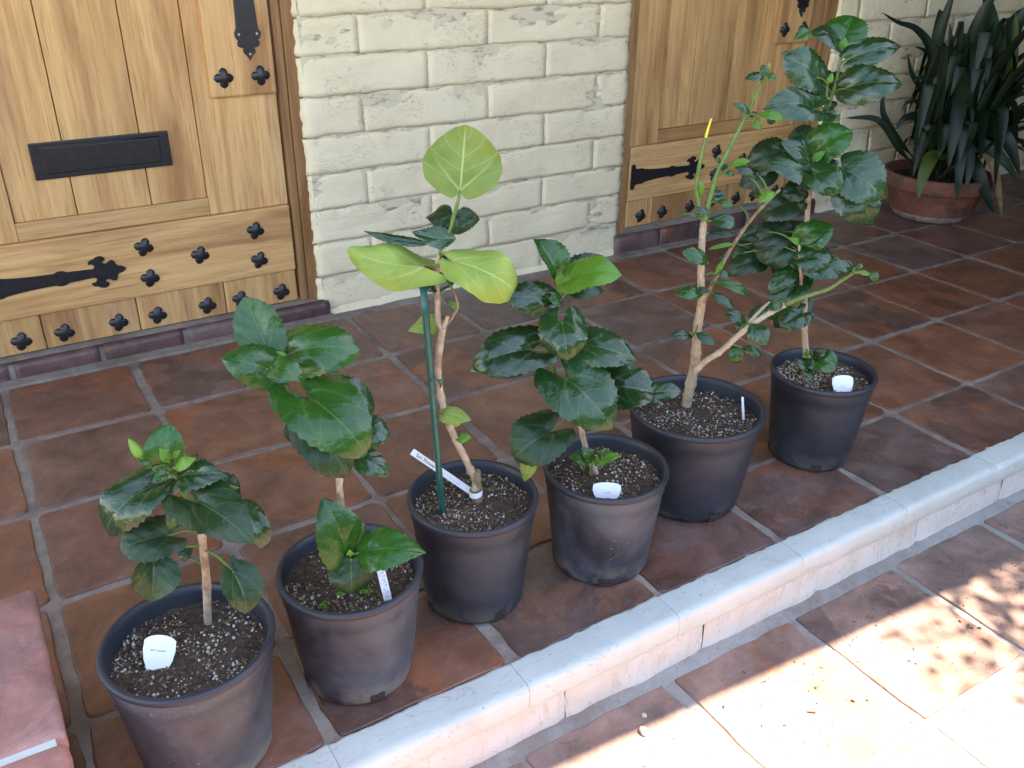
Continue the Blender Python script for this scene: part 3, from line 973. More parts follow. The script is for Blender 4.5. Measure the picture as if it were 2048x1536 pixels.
# ================================================================== POTS
POTS = {1: (.157, -1.412, .1165, .215, .030, 0), 2: (.410, -1.379, .112, .210, .026, 0), 3: (.663, -1.318, .113, .219, .022, 1),
        4: (.924, -1.353, .115, .212, .026, 0), 5: (1.213, -1.277, .138, .221, .030, 1), 6: (1.577, -1.293, .115, .217, .022, 1)}
POT_LABEL = {1: 'scuffed black nursery pot beside the low brick pier, holding the bushy plant with a bud',
             2: 'dusty black nursery pot with mud at its base, second from the brick pier',
             3: 'black nursery pot holding the green stake and the plant with pale leaves',
             4: 'greyish scratched black nursery pot, between the staked plant and the widest pot',
             5: 'widest black nursery pot, holding the forked woody plant with small leaves',
             6: 'black nursery pot with gravelly soil, farthest from the brick pier'}
def ico(r, rnd):
    t = (1 + 5 ** .5) / 2
    v = [(-1, t, 0), (1, t, 0), (-1, -t, 0), (1, -t, 0), (0, -1, t), (0, 1, t), (0, -1, -t), (0, 1, -t), (t, 0, -1), (t, 0, 1), (-t, 0, -1), (-t, 0, 1)]
    f = [(0, 11, 5), (0, 5, 1), (0, 1, 7), (0, 7, 10), (0, 10, 11), (1, 5, 9), (5, 11, 4), (11, 10, 2), (10, 7, 6), (7, 1, 8), (3, 9, 4), (3, 4, 2), (3, 2, 6), (3, 6, 8), (3, 8, 9), (4, 9, 5), (2, 4, 11), (6, 2, 10), (8, 6, 7), (9, 8, 1)]
    s = [rnd.uniform(.7, 1.3) for _ in range(3)]
    return [tuple(c * r / 1.9 * s[i] * rnd.uniform(.85, 1.15) for i, c in enumerate(p)) for p in v], f

def pot(k):
    x, y, rt, h, dep, mk = POTS[k]
    rb = rt * .80
    root = empty('nursery_pot', (x, y, 0))
    tag(root, POT_LABEL[k], 'plant pot')
    if k != 5: root['group'] = 'black nursery pots in a row on the porch edge'
    prof = [(rb * .55, .006), (rb * .88, .0005), (rb * .955, .003), (rb * .985, .010), (rb, .022)]
    for i in range(1, 9):
        t = i / 8
        prof.append((rb + (rt - .006 - rb) * t, .022 + (h - .036 - .022) * t))
    prof += [(rt - .0045, h - .034), (rt - .0042, h - .012)]
    link('body', lathe('pot_body', prof, POTM[mk], 72), root, rot=(0, 0, RND.uniform(0, 6)))
    ri = rt - .0035
    rim = [(ri - .001, h - .013), (rt, h - .010), (rt + .0012, h - .004), (rt - .0005, h), (ri - .002, h + .0008), (ri - .0045, h - .001), (ri - .0065, h - .012), (ri - .012, h - dep - .02), (ri - .02, h - .12)]
    link('rim', lathe('pot_rim', rim, RIMM, 72), root)
    # drain holes: notches at the foot, packed with soil and roots
    rr = random.Random(k)
    a0 = {1: 4.9, 2: 4.65, 3: 4.75, 4: 4.2, 5: 4.55, 6: 4.05}[k]
    for q in range(4):
        a = a0 + q * math.pi / 2
        vs_, fs = [], []
        n = 6
        for i in range(n + 1):
            th = a + (i / n - .5) * .26
            for j, z in enumerate((.0, .008, .016, .021)):
                t = max(0, (z - .0)) / .022
                r_ = rb * (.958 + .04 * min(1, t * 1.2)) + .0012 + rr.uniform(0, .0006)
                zz = z + rr.uniform(-.001, .001) + .0005
                vs_.append((r_ * math.cos(th), r_ * math.sin(th), zz))
        for i in range(n):
            for j in range(3):
                q2 = i * 4 + j
                fs.append((q2, q2 + 4, q2 + 5, q2 + 1))
        link('drain_hole', mesh('drain_hole', vs_, fs, SOIL), root)
    # soil
    zs = h - dep
    vs_, fs = [(0, 0, 0)], []
    nr, na = 14, 44
    def sz(px_, py_):
        return .006 * nz(px_ * 18, py_ * 18, k) + .0035 * nz(px_ * 60, py_ * 60, k) + .002 * nz(px_ * 170, py_ * 170, k)
    vs_[0] = (0, 0, zs + sz(0, 0))
    rs = ri - .008
    for i in range(1, nr + 1):
        for j in range(na):
            th = 2 * math.pi * j / na
            r_ = rs * i / nr
            a, b = r_ * math.cos(th), r_ * math.sin(th)
            vs_.append((a, b, zs + sz(a, b)))
    for j in range(na):
        fs.append((0, 1 + j, 1 + (j + 1) % na))
    for i in range(nr - 1):
        for j in range(na):
            a = 1 + i * na + j; b = 1 + i * na + (j + 1) % na
            fs.append((a, a + na, b + na, b))
    soil = link('soil', mesh('soil', vs_, fs, SOIL), root)
    # perlite and grit
    vs_, fs, mi = [], [], []
    cnt = {1: 700, 2: 900, 3: 700, 4: 520, 5: 1000, 6: 950}[k]
    tan = {1: .45, 2: .75, 3: .6, 4: .12, 5: .4, 6: .6}[k]
    placed = 0
    while placed < cnt:
        r_ = rs * math.sqrt(rr.random()) * .985; th = rr.uniform(0, 2 * math.pi)
        a, b = r_ * math.cos(th), r_ * math.sin(th)
        if nz(a * 16 + 3, b * 16, k * 2.2) + rr.uniform(-.35, .45) < 0: continue
        big = rr.random() ** 3
        size = .0007 + .0019 * big + (.001 if k == 6 and a < 0 else 0)
        v, f = ico(size, rr)
        o_ = len(vs_)
        z = zs + sz(a, b) + size * .25
        vs_ += [(p[0] + a, p[1] + b, p[2] + z) for p in v]
        fs += [tuple(q + o_ for q in t_) for t_ in f]
        mi += [1 if rr.random() < tan else 0] * len(f)
        placed += 1
    # bark chips / fibres
    for q in range(70):
        r_ = rs * math.sqrt(rr.random()) * .95; th = rr.uniform(0, 2 * math.pi)
        a, b = r_ * math.cos(th), r_ * math.sin(th)
        L, W_ = rr.uniform(.004, .014), rr.uniform(.0008, .003)
        an = rr.uniform(0, math.pi); z = zs + sz(a, b) + .0015
        dx, dy = math.cos(an), math.sin(an); ti = rr.uniform(-.25, .25)
        o_ = len(vs_)
        for s1 in (-1, 1):
            for s2 in (-1, 1):
                for s3 in (0, 1):
                    vs_.append((a + dx * L * s1 / 2 - dy * W_ * s2 / 2, b + dy * L * s1 / 2 + dx * W_ * s2 / 2, z + ti * L * s1 / 2 + s3 * .0012))
        fs += [tuple(o_ + i for i in t_) for t_ in ((0, 1, 3, 2), (4, 6, 7, 5), (0, 4, 5, 1), (2, 3, 7, 6), (1, 5, 7, 3), (0, 2, 6, 4))]
        mi += [2] * 6
    pm = link('perlite', mesh('perlite', vs_, fs, [PERL_W, PERL_T, BROWNDRY], mi=mi), soil)
    pm['kind'] = 'stuff'
    return root
for k in POTS: pot(k)

# ================================================================== PLANTS
def _interp(tab, t):
    for (a, va), (b, vb) in zip(tab[:-1], tab[1:]):
        if t <= b:
            s = (t - a) / (b - a)
            s = s * s * (3 - 2 * s) * .45 + s * .55
            return va + (vb - va) * s
    return tab[-1][1]
SHAPES = {   # half width (fraction of the widest half width) along the midrib
 'broad': [(0, .50), (.08, .76), (.20, .95), (.33, 1.0), (.50, .93), (.66, .74), (.80, .50), (.91, .26), (1, .0)],
 'round': [(0, .55), (.10, .82), (.25, .97), (.42, 1.0), (.60, .93), (.76, .74), (.88, .48), (.96, .22), (1, .0)],
 'ovate': [(0, .12), (.06, .40), (.18, .78), (.34, 1.0), (.52, .93), (.70, .68), (.86, .36), (1, .0)],
 'big':   [(0, .28), (.08, .60), (.22, .90), (.42, 1.0), (.60, .93), (.76, .70), (.88, .46), (.96, .24), (1, .0)],
 'obov':  [(0, .05), (.10, .28), (.30, .66), (.55, .97), (.72, 1.0), (.86, .78), (.95, .42), (1, .0)],
 'ellip': [(0, .06), (.10, .42), (.28, .82), (.50, 1.0), (.70, .84), (.87, .48), (1, .0)],
 'lance': [(0, .16), (.12, .5), (.30, .88), (.45, 1.0), (.62, .92), (.80, .58), (.92, .25), (1, .0)],
}
LR = random.Random(99)
def leaf_mesh(B, T, n0, width, shape='broad', cord=.12, k=.5, fold=.12, cup=0.12, wave=.06, ser=.018, mats=None, tipcurl=0.0, seed=0.0, nu=8, nt=22, quilt=.035, twist=0.0):
    """blade from B to T; n0 points out of the shown face; slight real thickness (two skins)"""
    ax = T - B
    L = ax.length
    a = ax / L
    n = (n0 - a * n0.dot(a)).normalized()
    s = a.cross(n).normalized()
    tab = SHAPES[shape]
    if cord > .22: tab = [(0, .66), (.06, .84)] + [q for q in tab if q[0] > .1]
    # centre line bent in the (a, n) plane, chord kept
    cl = [(0.0, 0.0)]
    N = 24
    for i in range(N):
        t = (i + .5) / N
        an = k * (.5 - t) * 2 - tipcurl * max(0, t - .65) / .35 * 2
        cl.append((cl[-1][0] + math.cos(an) / N, cl[-1][1] + math.sin(an) / N))
    ex, ez = cl[-1]
    cl_len = math.hypot(ex, ez)
    ca, sa = ex / cl_len, ez / cl_len
    cl = [((x * ca + z * sa) / cl_len, (-x * sa + z * ca) / cl_len) for x, z in cl]
    def cpt(t):
        q = max(0.0, min(1.0, t)) * N
        i = min(int(q), N - 1); f = q - i
        return (cl[i][0] + (cl[i + 1][0] - cl[i][0]) * f, cl[i][1] + (cl[i + 1][1] - cl[i][1]) * f)
    hw = width / 2
    top, bot, uvs = [], [], []
    ph = seed * 7.3
    cols = 2 * nu + 1
    for j in range(nt + 1):
        t = j / nt
        t = t ** .92
        w = hw * _interp(tab, t)
        if j == nt: w = hw * .015
        cx, cz = cpt(t)
        c2 = cpt(min(1, t + .02)); c1 = cpt(max(0, t - .02))
        tx, tz = c2[0] - c1[0], c2[1] - c1[1]
        tl = math.hypot(tx, tz); tx /= tl; tz /= tl
        for i in range(cols):
            v = (i - nu) / nu
            av = abs(v)
            x = v * w
            back = -cord * (1 - t) ** 3 * math.sin(math.pi * .5 * min(1.0, av * 1.35)) ** 1.2 * (1 - .35 * max(0.0, av - .6))
            if av > .99 and .12 < t < .97:
                x *= 1 + ser * (1 if j % 2 else -1) * 2.2 + .02 * nz(ph, t * 9, v)
            zz = fold * abs(x) - cup * (av ** 2) * w
            zz += wave * w * (av ** 1.6) * math.sin(t * 9.5 + ph + (2.1 if v > 0 else 0))
            zz += .08 * w * nz(ph + v * 1.5, t * 2.6)
            # puckered between sunken veins
            f1 = (t - .34 * av) * 4.6
            zz += quilt * w * (abs(math.sin(math.pi * f1)) ** .7) * min(1.0, av * 3.0) * (1 - .5 * av)
            zz -= quilt * .7 * w * max(0.0, 1 - abs(av - 1.35 * t) * 7) * max(0.0, 1 - 1.5 * t)
            x_tw = x * math.cos(twist * (t - .4)); zz += x * math.sin(twist * (t - .4)); x = x_tw
            py = (cx + back) * L
            pz = cz * L + zz
            P = B + a * (py - tz * 0) + n * pz + s * x
            top.append(P)
            uvs.append((v, t))
    vs_ = list(top)
    th = .00035
    bot = [p - n * th for p in top]
    vs_ += bot
    fs, mi = [], []
    off = len(top)
    for j in range(nt):
        for i in range(cols - 1):
            q = j * cols + i
            fs.append((q, q + cols, q + cols + 1, q + 1)); mi.append(0)
            fs.append((off + q, off + q + 1, off + q + cols + 1, off + q + cols)); mi.append(1)
    me = mesh('leaf', vs_, fs, list(mats), smooth=True, mi=mi, uvs=uvs + uvs)
    return me
# check of the winding: face normal must be +n  (s = a x n  ->  a x s = -n), hence the order above

class Plant:
    def __init__(self, name, potk, label, cat='plant', soil_dep=None):
        x, y, rt, h, dep, _ = POTS[potk]
        self.c = Vector((x, y, 0))
        self.zs = h - dep
        self.root = empty(name, (x, y, self.zs))
        tag(self.root, label, cat)
        self.inv = self.root.matrix_world.inverted()
        self.org = Vector((x, y, self.zs))
        self.axis = []
        self.map = lambda u, v: (u, v)
        self.s = 1.0
    def crop(self, x0, y0, s):
        self.s = s
        self.map = lambda u, v: (x0 + u / s, y0 + v / s)
    def pt(self, u, v, off):
        u, v = self.map(u, v)
        return on_plane(u, v, self.c + HF * off, HF)
    def soil_pt(self, u, v):
        u, v = self.map(u, v)
        p = on_z(u, v, self.zs)
        return p, (p - self.c).dot(HF)
    def add(self, name, me, parent=None):
        for v in me.vertices: v.co -= self.org
        o = link(name, me, parent or self.root)
        return o
    def stem(self, name, pts, r0, r1, mat, off0=None, off1=0.0, n=None, seg=9, knots=True, keep=True):
        """pts pixel polyline from the bottom up; the foot stands on the soil unless off0 is given"""
        if off0 is None:
            p, off0 = self.soil_pt(*pts[0])
        P = []
        m = len(pts) - 1
        for i, q in enumerate(pts):
            o = off0 + (off1 - off0) * i / m
            P.append(self.pt(q[0], q[1], q[2] if len(q) > 2 else o))
        if name == 'stem' and knots:
            P = [P[0] + Vector((0, 0, -.02))] + P
        n = n or max(10, len(P) * 6)
        C = [Vector(p) for p in spline([tuple(p) for p in P], n)]
        rad = []
        for i in range(n):
            t = i / (n - 1)
            r = r0 + (r1 - r0) * t
            if knots: r *= 1 + .10 * nz(i * .9, r0 * 900) + (.20 if (i * 7) % 11 == 3 else 0)
            rad.append(r)
        o = self.add(name, tube(name, C, rad, mat, seg))
        if keep: self.axis += C
        return o
    def leaf(self, bu, bv, tu, tv, w, kind='dark', db=0.0, dt=-.03, roll=0.0, shape='broad', pet=True, petmat=None, **kw):
        B = self.pt(bu, bv, db); T = self.pt(tu, tv, dt)
        mid = (B + T) / 2
        a = (T - B).normalized()
        toc = ((CAM_C - mid).normalized() + Vector((0, 0, .5))).normalized()
        n = (toc - a * toc.dot(a)).normalized()
        if roll: n = Matrix.Rotation(R(roll), 3, a) @ n
        vd = (CAM_C - mid).normalized()
        vd = (vd - a * vd.dot(a)).normalized()
        wm = w / self.s * px_size(mid) / max(.55, abs(n.dot(vd)))
        kw['k'] = kw['k'] * 1.35 if 'k' in kw else LR.uniform(.4, .95)
        kw.setdefault('fold', LR.uniform(.05, .28))
        kw.setdefault('cup', LR.uniform(.12, .42))
        kw.setdefault('wave', LR.uniform(.05, .12))
        kw.setdefault('twist', LR.uniform(-.7, .7))
        if kw.get('cord', 0) > .22: kw['cord'] += .08
        kw.setdefault('cord', .14 if shape in ('broad', 'round') else .0)
        me = leaf_mesh(B, T, n, wm, shape, mats=LEAF[kind], seed=LR.uniform(0, 30), **kw)
        o = self.add('leaf', me)
        if pet and self.axis:
            best = min(self.axis, key=lambda q: (q - B - Vector((0, 0, -.012))).length)
            d = (best - B).length
            if d > .006:
                m1 = best.lerp(B, .5) + Vector((0, 0, .12 * d))
                inner = B + (T - B) * .04
                C = [Vector(p) for p in spline([tuple(best), tuple(m1), tuple(B), tuple(inner)], 9)]
                self.add('petiole', tube('petiole', C, [.0019] * 6 + [.0014, .0011, .0008], petmat or GREENST, 6), o)
        return o

# ---------------------------------------------------------------- plant in pot 1 (bushy, with a flower bud)
p = Plant('hibiscus_plant', 1, 'low bushy hibiscus with dark leaves and one green bud, beside the brick pier')
p.stem('stem', [(416, 1243), (413, 1160), (407, 1100), (400, 1040), (385, 1005)], .0062, .0048, BARK, None, -.005)
p.stem('branch', [(385, 1005), (366, 985), (352, 955), (344, 932)], .0042, .0022, GREENST, -.005, .0)
p.stem('branch', [(392, 1020), (398, 985), (392, 960)], .0034, .002, GREENST, -.004, .01, keep=True)
p.crop(190, 830, 3.746)
L_ = p.leaf
L_(505, 380, 565, 66, 285, 'mid', .05, .07, shape='round', ser=.008)
L_(940, 470, 1085, 600, 120, 'deep', .09, .11)
L_(1000, 560, 1040, 440, 110, 'deep', .09, .10)
L_(720, 420, 760, 285, 120, 'dark', .06, .08)
L_(1100, 690, 1285, 1000, 215, 'dark', .05, .03, k=.8, fold=.3)
L_(640, 1060, 735, 1000, 110, 'deep', .04, .05)
L_(690, 610, 555, 862, 150, 'mid', .01, -.02, shape='ovate', fold=.3, k=.7)
L_(500, 505, 105, 905, 345, 'dark', .0, -.03, k=.8, roll=12, ser=.03, cord=.2)
L_(545, 905, 188, 1010, 340, 'dull', -.005, -.035, shape='round', cord=.3, k=.6)
L_(440, 1085, 418, 1400, 345, 'dull', -.02, -.045, fold=.55, cup=.0, k=.3, roll=-18)
L_(610, 490, 985, 455, 270, 'dark', .0, -.03, ser=.04, k=.5)
L_(700, 520, 1080, 545, 120, 'bright', -.002, -.02, shape='ovate', roll=35, k=.4)
L_(762, 655, 1190, 960, 440, 'dull', -.03, -.075, cord=.34, k=.55, ser=.02)
L_(1030, 1170, 1140, 1485, 300, 'dull', -.01, -.03, fold=.45, cup=0, roll=-15, cord=.22)
L_(1045, 1180, 1035, 1040, 90, 'dull', .01, .02, shape='ovate', pet=False)
L_(545, 435, 438, 475, 110, 'mid', -.02, -.03, shape='ovate')
L_(600, 400, 757, 325, 95, 'bright', -.02, -.025, shape='ovate')
L_(550, 350, 484, 246, 80, 'bright', -.02, -.02, shape='ovate', fold=.4)
L_(585, 320, 642, 262, 45, 'bright', -.01, -.01, shape='ovate')
L_(440, 400, 320, 335, 60, 'mid', -.02, -.02, shape='lance')
def bud(pl, au, av, bu, bv, w, off):
    A, B = pl.pt(au, av, off), pl.pt(bu, bv, off + .005)
    C = [A.lerp(B, t) for t in (0, .08, .22, .42, .62, .8, .92, 1)]
    r = w / pl.s * px_size(A) / 2
    return pl.add('flower_bud', tube('flower_bud', C, [r * q for q in (.35, .75, .98, 1.0, .82, .55, .3, .08)], LEAF['bright'][0], 10))
p.stem('bud_stalk', [(520, 440), (430, 400), (345, 318)], .0016, .0014, GREENST, -.01, -.015, keep=False, knots=False)
bud(p, 345, 318, 252, 176, 78, -.015)

# ---------------------------------------------------------------- plant in pot 2
p = Plant('hibiscus_plant', 2, 'leaning hibiscus with large glossy leaves bunched above a bare stem')
p.crop(430, 540, 3.49)
p.stem('stem', [(905, 2190), (893, 1800), (870, 1536), (866, 1430), (835, 1300), (760, 1130), (640, 990), (515, 880)], .0058, .0042, BARK, None, -.01)
p.stem('branch', [(515, 880), (450, 800), (400, 720), (380, 620)], .004, .002, GREENST, -.01, -.01)
L_ = p.leaf
L_(760, 850, 1110, 985, 300, 'dark', .05, .06, shape='round')
L_(620, 745, 872, 715, 130, 'deep', .05, .05)
L_(1010, 1120, 1225, 1175, 250, 'dark', .05, .045, shape='broad')
L_(960, 1290, 1222, 1438, 190, 'dark', .03, .02, shape='ovate')
L_(535, 1050, 560, 1228, 130, 'dull', .01, .0, shape='ovate')
L_(655, 1085, 925, 1440, 360, 'dull', .0, -.035, shape='round', k=.7, cord=.2)
L_(525, 600, 1008, 560, 370, 'mid', .01, .0, shape='round', k=.7, cord=.25, wave=.1)
L_(372, 572, 205, 188, 340, 'mid', .0, .03, shape='round', k=-.2, fold=.25, roll=-12)
L_(405, 700, 42, 612, 320, 'mid', -.02, -.03, shape='broad', k=.5, cord=.3, wave=.1, roll=-10)
L_(400, 690, 618, 760, 170, 'mid', -.04, -.055, shape='round', k=.9)
L_(475, 735, 592, 782, 50, 'lime', -.055, -.06, shape='ovate', pet=False)
L_(385, 620, 505, 588, 65, 'bright', -.01, .0, shape='ovate')
L_(380, 640, 372, 700, 40, 'bright', -.015, -.02, shape='ovate')
L_(645, 892, 1050, 1300, 520, 'mid', -.035, -.085, shape='broad', k=.75, cord=.34, wave=.07, tipcurl=.25)
# low shoot in front
p.crop(400, 900, 4.096)
p.stem('low_shoot', [(1150, 1090), (1205, 960), (1230, 850)], .0028, .0018, GREENST, -.035, -.045, knots=False)
L_(1205, 880, 1005, 385, 420, 'mid', -.04, -.03, shape='broad', k=.45, cord=.18, roll=8)
L_(1300, 845, 1852, 842, 370, 'mid', -.045, -.07, shape='ovate', k=.55, cord=.06)
L_(1238, 900, 1245, 1178, 385, 'dull', -.055, -.08, shape='round', cord=.12, fold=-.12, k=.5)
L_(1232, 870, 1225, 815, 60, 'bright', -.05, -.05, shape='ovate')
# tiny weed seedlings
for u, v in ((1030, 1262), (1150, 1185), (1380, 1160), (1230, 1160), (1340, 1165), (1000, 1290)):
    P0, o0 = p.soil_pt(u, v)
    for q in range(4):
        an = q * 90 + LR.uniform(-25, 25)
        L_(u, v, u + 38 * math.cos(R(an)), v + 22 * math.sin(R(an)) - 6, 30, 'bright', o0 - .004, o0 - .006, shape='round', pet=False, nu=3, nt=6)

# ---------------------------------------------------------------- plant in pot 3 (staked, pale leaves)
p = Plant('hibiscus_plant', 3, 'thin staked hibiscus with curled yellow-green leaves and one big upright leaf')
p.stem('stub', [(955, 1003), (954, 975), (952, 943)], .0085, .0080, BARK2, None, None or -.001, knots=True)
p.stem('stem', [(950, 962), (940, 937), (922, 900), (905, 865), (886, 812), (876, 745), (880, 690), (886, 655)], .0062, .0056, BARK, .0, -.015)
p.stem('branch', [(886, 658), (876, 640), (875, 590), (874, 540), (878, 515), (886, 495)], .0052, .0034, BARK, -.015, -.01)
p.stem('branch', [(876, 530), (884, 495), (900, 460), (911, 420), (919, 390)], .0034, .0022, GREENST, -.011, -.012)
p.stem('branch', [(886, 655), (896, 645), (907, 630), (915, 615), (912, 595), (904, 577)], .0034, .0016, BARK2, -.015, -.005)
p.stem('spur', [(888, 655), (893, 640), (895, 632)], .0035, .003, BARK, -.02, -.02, keep=False)
p.crop(600, 200, 2.793)
L_ = p.leaf
L_(893, 515, 925, 138, 455, 'lime', -.01, .03, shape='big', k=-.3, cord=.10, ser=.0, fold=.08, wave=.10, twist=.2)
L_(850, 640, 700, 655, 120, 'dull', .01, .02, roll=30, shape='ovate', k=.3)
L_(855, 655, 1005, 668, 130, 'dull', .01, .02, roll=30, shape='ovate', wave=.2, ser=.04)
L_(868, 640, 885, 752, 190, 'dull', .012, .005, shape='round')
L_(868, 775, 622, 735, 125, 'dark', -.02, -.03, shape='ovate', k=-.4, fold=.3)
L_(735, 800, 352, 730, 60, 'dark', -.006, .0, shape='lance', k=-.3, pet=False)
L_(675, 925, 262, 835, 235, 'lime', -.03, -.02, shape='big', k=-.5, cord=.34, wave=.34, fold=.12, ser=.0, twist=1.0, cup=.5)
L_(842, 900, 1185, 1085, 270, 'lime', -.03, -.05, shape='big', k=.55, cord=.16, wave=.34, ser=.0, tipcurl=.6, twist=-.8, cup=.45)
L_(790, 875, 915, 890, 40, 'dark', .01, .02, shape='lance')
L_(835, 1030, 545, 960, 145, 'dark', .0, -.005, shape='ovate', k=.3, roll=15)
L_(545, 905, 465, 1015, 120, 'lime', -.006, -.01, shape='ovate', pet=False, k=.2)
L_(780, 1030, 880, 985, 90, 'dark', .008, .015, shape='ovate')
L_(800, 1235, 602, 1290, 115, 'lime', .02, .015, shape='ovate', k=.3, wave=.2)
L_(785, 1250, 850, 1225, 70, 'mid', .03, .03, shape='ovate')
L_(878, 1165, 828, 1130, 38, 'bright', -.008, -.01, shape='ellip')
p.crop(600, 550, 4.096)
L_(1175, 1140, 1402, 1190, 150, 'lime', -.02, -.035, shape='broad', k=.5, cord=.2, ser=0)
L_(1265, 1245, 1300, 1120, 90, 'lime', -.03, -.03, shape='ovate', pet=False, ser=0)
L_(1290, 1350, 1405, 1325, 85, 'bright', -.015, -.02, shape='ovate', k=.6)
L_(1150, 1090, 1200, 1075, 60, 'mid', -.01, .0, shape='ovate')

# ---------------------------------------------------------------- plant in pot 4
p = Plant('hibiscus_plant', 4, 'hibiscus with puckered dark leaves, bright green at the tip, next to the widest pot')
p.crop(920, 460, 3.071)
p.stem('stem', [(835, 1495), (800, 1420), (770, 1330), (733, 1190), (690, 1080), (620, 960), (575, 885)], .0058, .0046, BARK, None, -.01)
p.stem('branch', [(578, 890), (560, 800), (572, 680), (598, 510), (612, 400), (610, 320)], .0046, .0022, GREENST, -.01, .0)
L_ = p.leaf
L_(640, 340, 885, 160, 215, 'deep', .03, .06, shape='broad', k=.3)
L_(665, 385, 885, 375, 120, 'deep', .02, .03, shape='ovate')
L_(560, 660, 470, 690, 110, 'deep', .04, .05, shape='broad')
L_(410, 860, 182, 905, 95, 'deep', .05, .06, shape='ovate')
L_(590, 305, 448, 56, 175, 'mid', .0, .02, shape='ovate', fold=.6, cup=0, roll=25)
L_(660, 325, 992, 275, 210, 'bright', -.03, -.05, shape='broad', k=.6, cord=.2, roll=-18, wave=.12)
L_(605, 350, 622, 245, 58, 'bright', -.02, -.015, shape='ovate')
L_(555, 435, 222, 405, 210, 'dark', -.01, -.03, shape='broad', k=.5, cord=.2, roll=-10)
L_(560, 470, 295, 465, 140, 'dark', .0, -.005, shape='broad', k=.7)
L_(500, 520, 360, 500, 40, 'lime', -.008, -.012, shape='lance', pet=False)
L_(618, 432, 550, 420, 85, 'mid', -.02, -.03, shape='round')
L_(740, 705, 1082, 800, 250, 'dark', -.01, -.03, shape='broad', k=.5, cord=.14)
L_(628, 572, 660, 802, 310, 'dark', -.04, -.075, shape='broad', cord=.4, k=.6, fold=-.05)
L_(435, 742, 70, 850, 300, 'dark', -.03, -.05, shape='broad', cord=.36, k=.7)
L_(265, 790, 62, 870, 90, 'lime', -.048, -.052, shape='ovate', pet=False, k=.3)
L_(905, 965, 1215, 1010, 290, 'dark', -.02, -.04, shape='round', cord=.2, k=.5)
L_(1130, 1020, 1358, 990, 120, 'dark', -.035, -.04, shape='round', pet=False, k=.5, wave=.15)
L_(658, 918, 935, 1222, 410, 'dark', -.05, -.10, shape='broad', cord=.36, k=.6)
L_(562, 1238, 330, 1400, 330, 'dull', -.05, -.085, shape='round', cord=.34, k=.6)
L_(440, 1375, 395, 1545, 110, 'lime', -.082, -.09, shape='ovate', pet=False, k=.3)
for a in ((790, 1425, 668, 1392, 95, 'mid'), (815, 1420, 745, 1335, 90, 'mid'), (830, 1415, 992, 1385, 75, 'bright'), (820, 1425, 885, 1440, 50, 'bright'), (850, 1400, 900, 1345, 60, 'mid')):
    L_(*a, -.03, -.035, shape='ovate', wave=.2, ser=.04, pet=False)
p.stem('low_shoot', [(800, 1500), (805, 1460), (815, 1415)], .0022, .0015, GREENST, -.028, -.03, knots=False, keep=False)

# ---------------------------------------------------------------- plant in pot 5 (forked, woody, small leaves)
p = Plant('hibiscus_plant', 5, 'forked woody shrub with pale bark, small sparse leaves and a bare yellow shoot')
p.stem('stem', [(1372, 812), (1382, 765), (1390, 725), (1393, 690), (1395, 655), (1402, 615), (1405, 585)], .0115, .0082, BARK, None, .0, seg=12)
p.stem('branch', [(1404, 600), (1402, 560), (1403, 510), (1405, 470), (1408, 442)], .0075, .0062, BARK, .0, .0)
p.stem('bare_shoot', [(1408, 446), (1400, 420), (1394, 385), (1395, 355), (1403, 310), (1411, 275)], .0042, .0032, GREENST, .0, .01)
p.stem('yellow_tip', [(1410, 280), (1417, 255), (1423, 237)], .0030, .0016, YELLOWST, .01, .012, keep=False, knots=False)
p.stem('branch', [(1409, 446), (1418, 405), (1432, 355), (1447, 320), (1470, 275), (1494, 228), (1512, 190), (1527, 160)], .0056, .0026, GREENST, .0, .02)
p.stem('branch', [(1405, 605), (1418, 580), (1434, 550), (1446, 525), (1460, 500), (1478, 472), (1500, 442), (1523, 415), (1545, 393), (1560, 379)], .0050, .0024, BARK2, .0, .06)
p.stem('branch', [(1391, 742), (1412, 722), (1440, 704), (1470, 677), (1500, 652), (1539, 626), (1571, 609)], .0062, .0050, BARKG, -.01, -.07)
p.stem('branch', [(1571, 609), (1607, 594), (1657, 578), (1685, 560), (1706, 547)], .0046, .0026, GREENST, -.07, -.09)
p.stem('dead_stub', [(1499, 645), (1515, 627), (1530, 612), (1540, 604)], .0036, .0022, BARKG, -.04, -.04, keep=False)
p.crop(1320, 450, 4.389)
L_ = p.leaf
E5 = dict(shape='ellip', ser=.006)
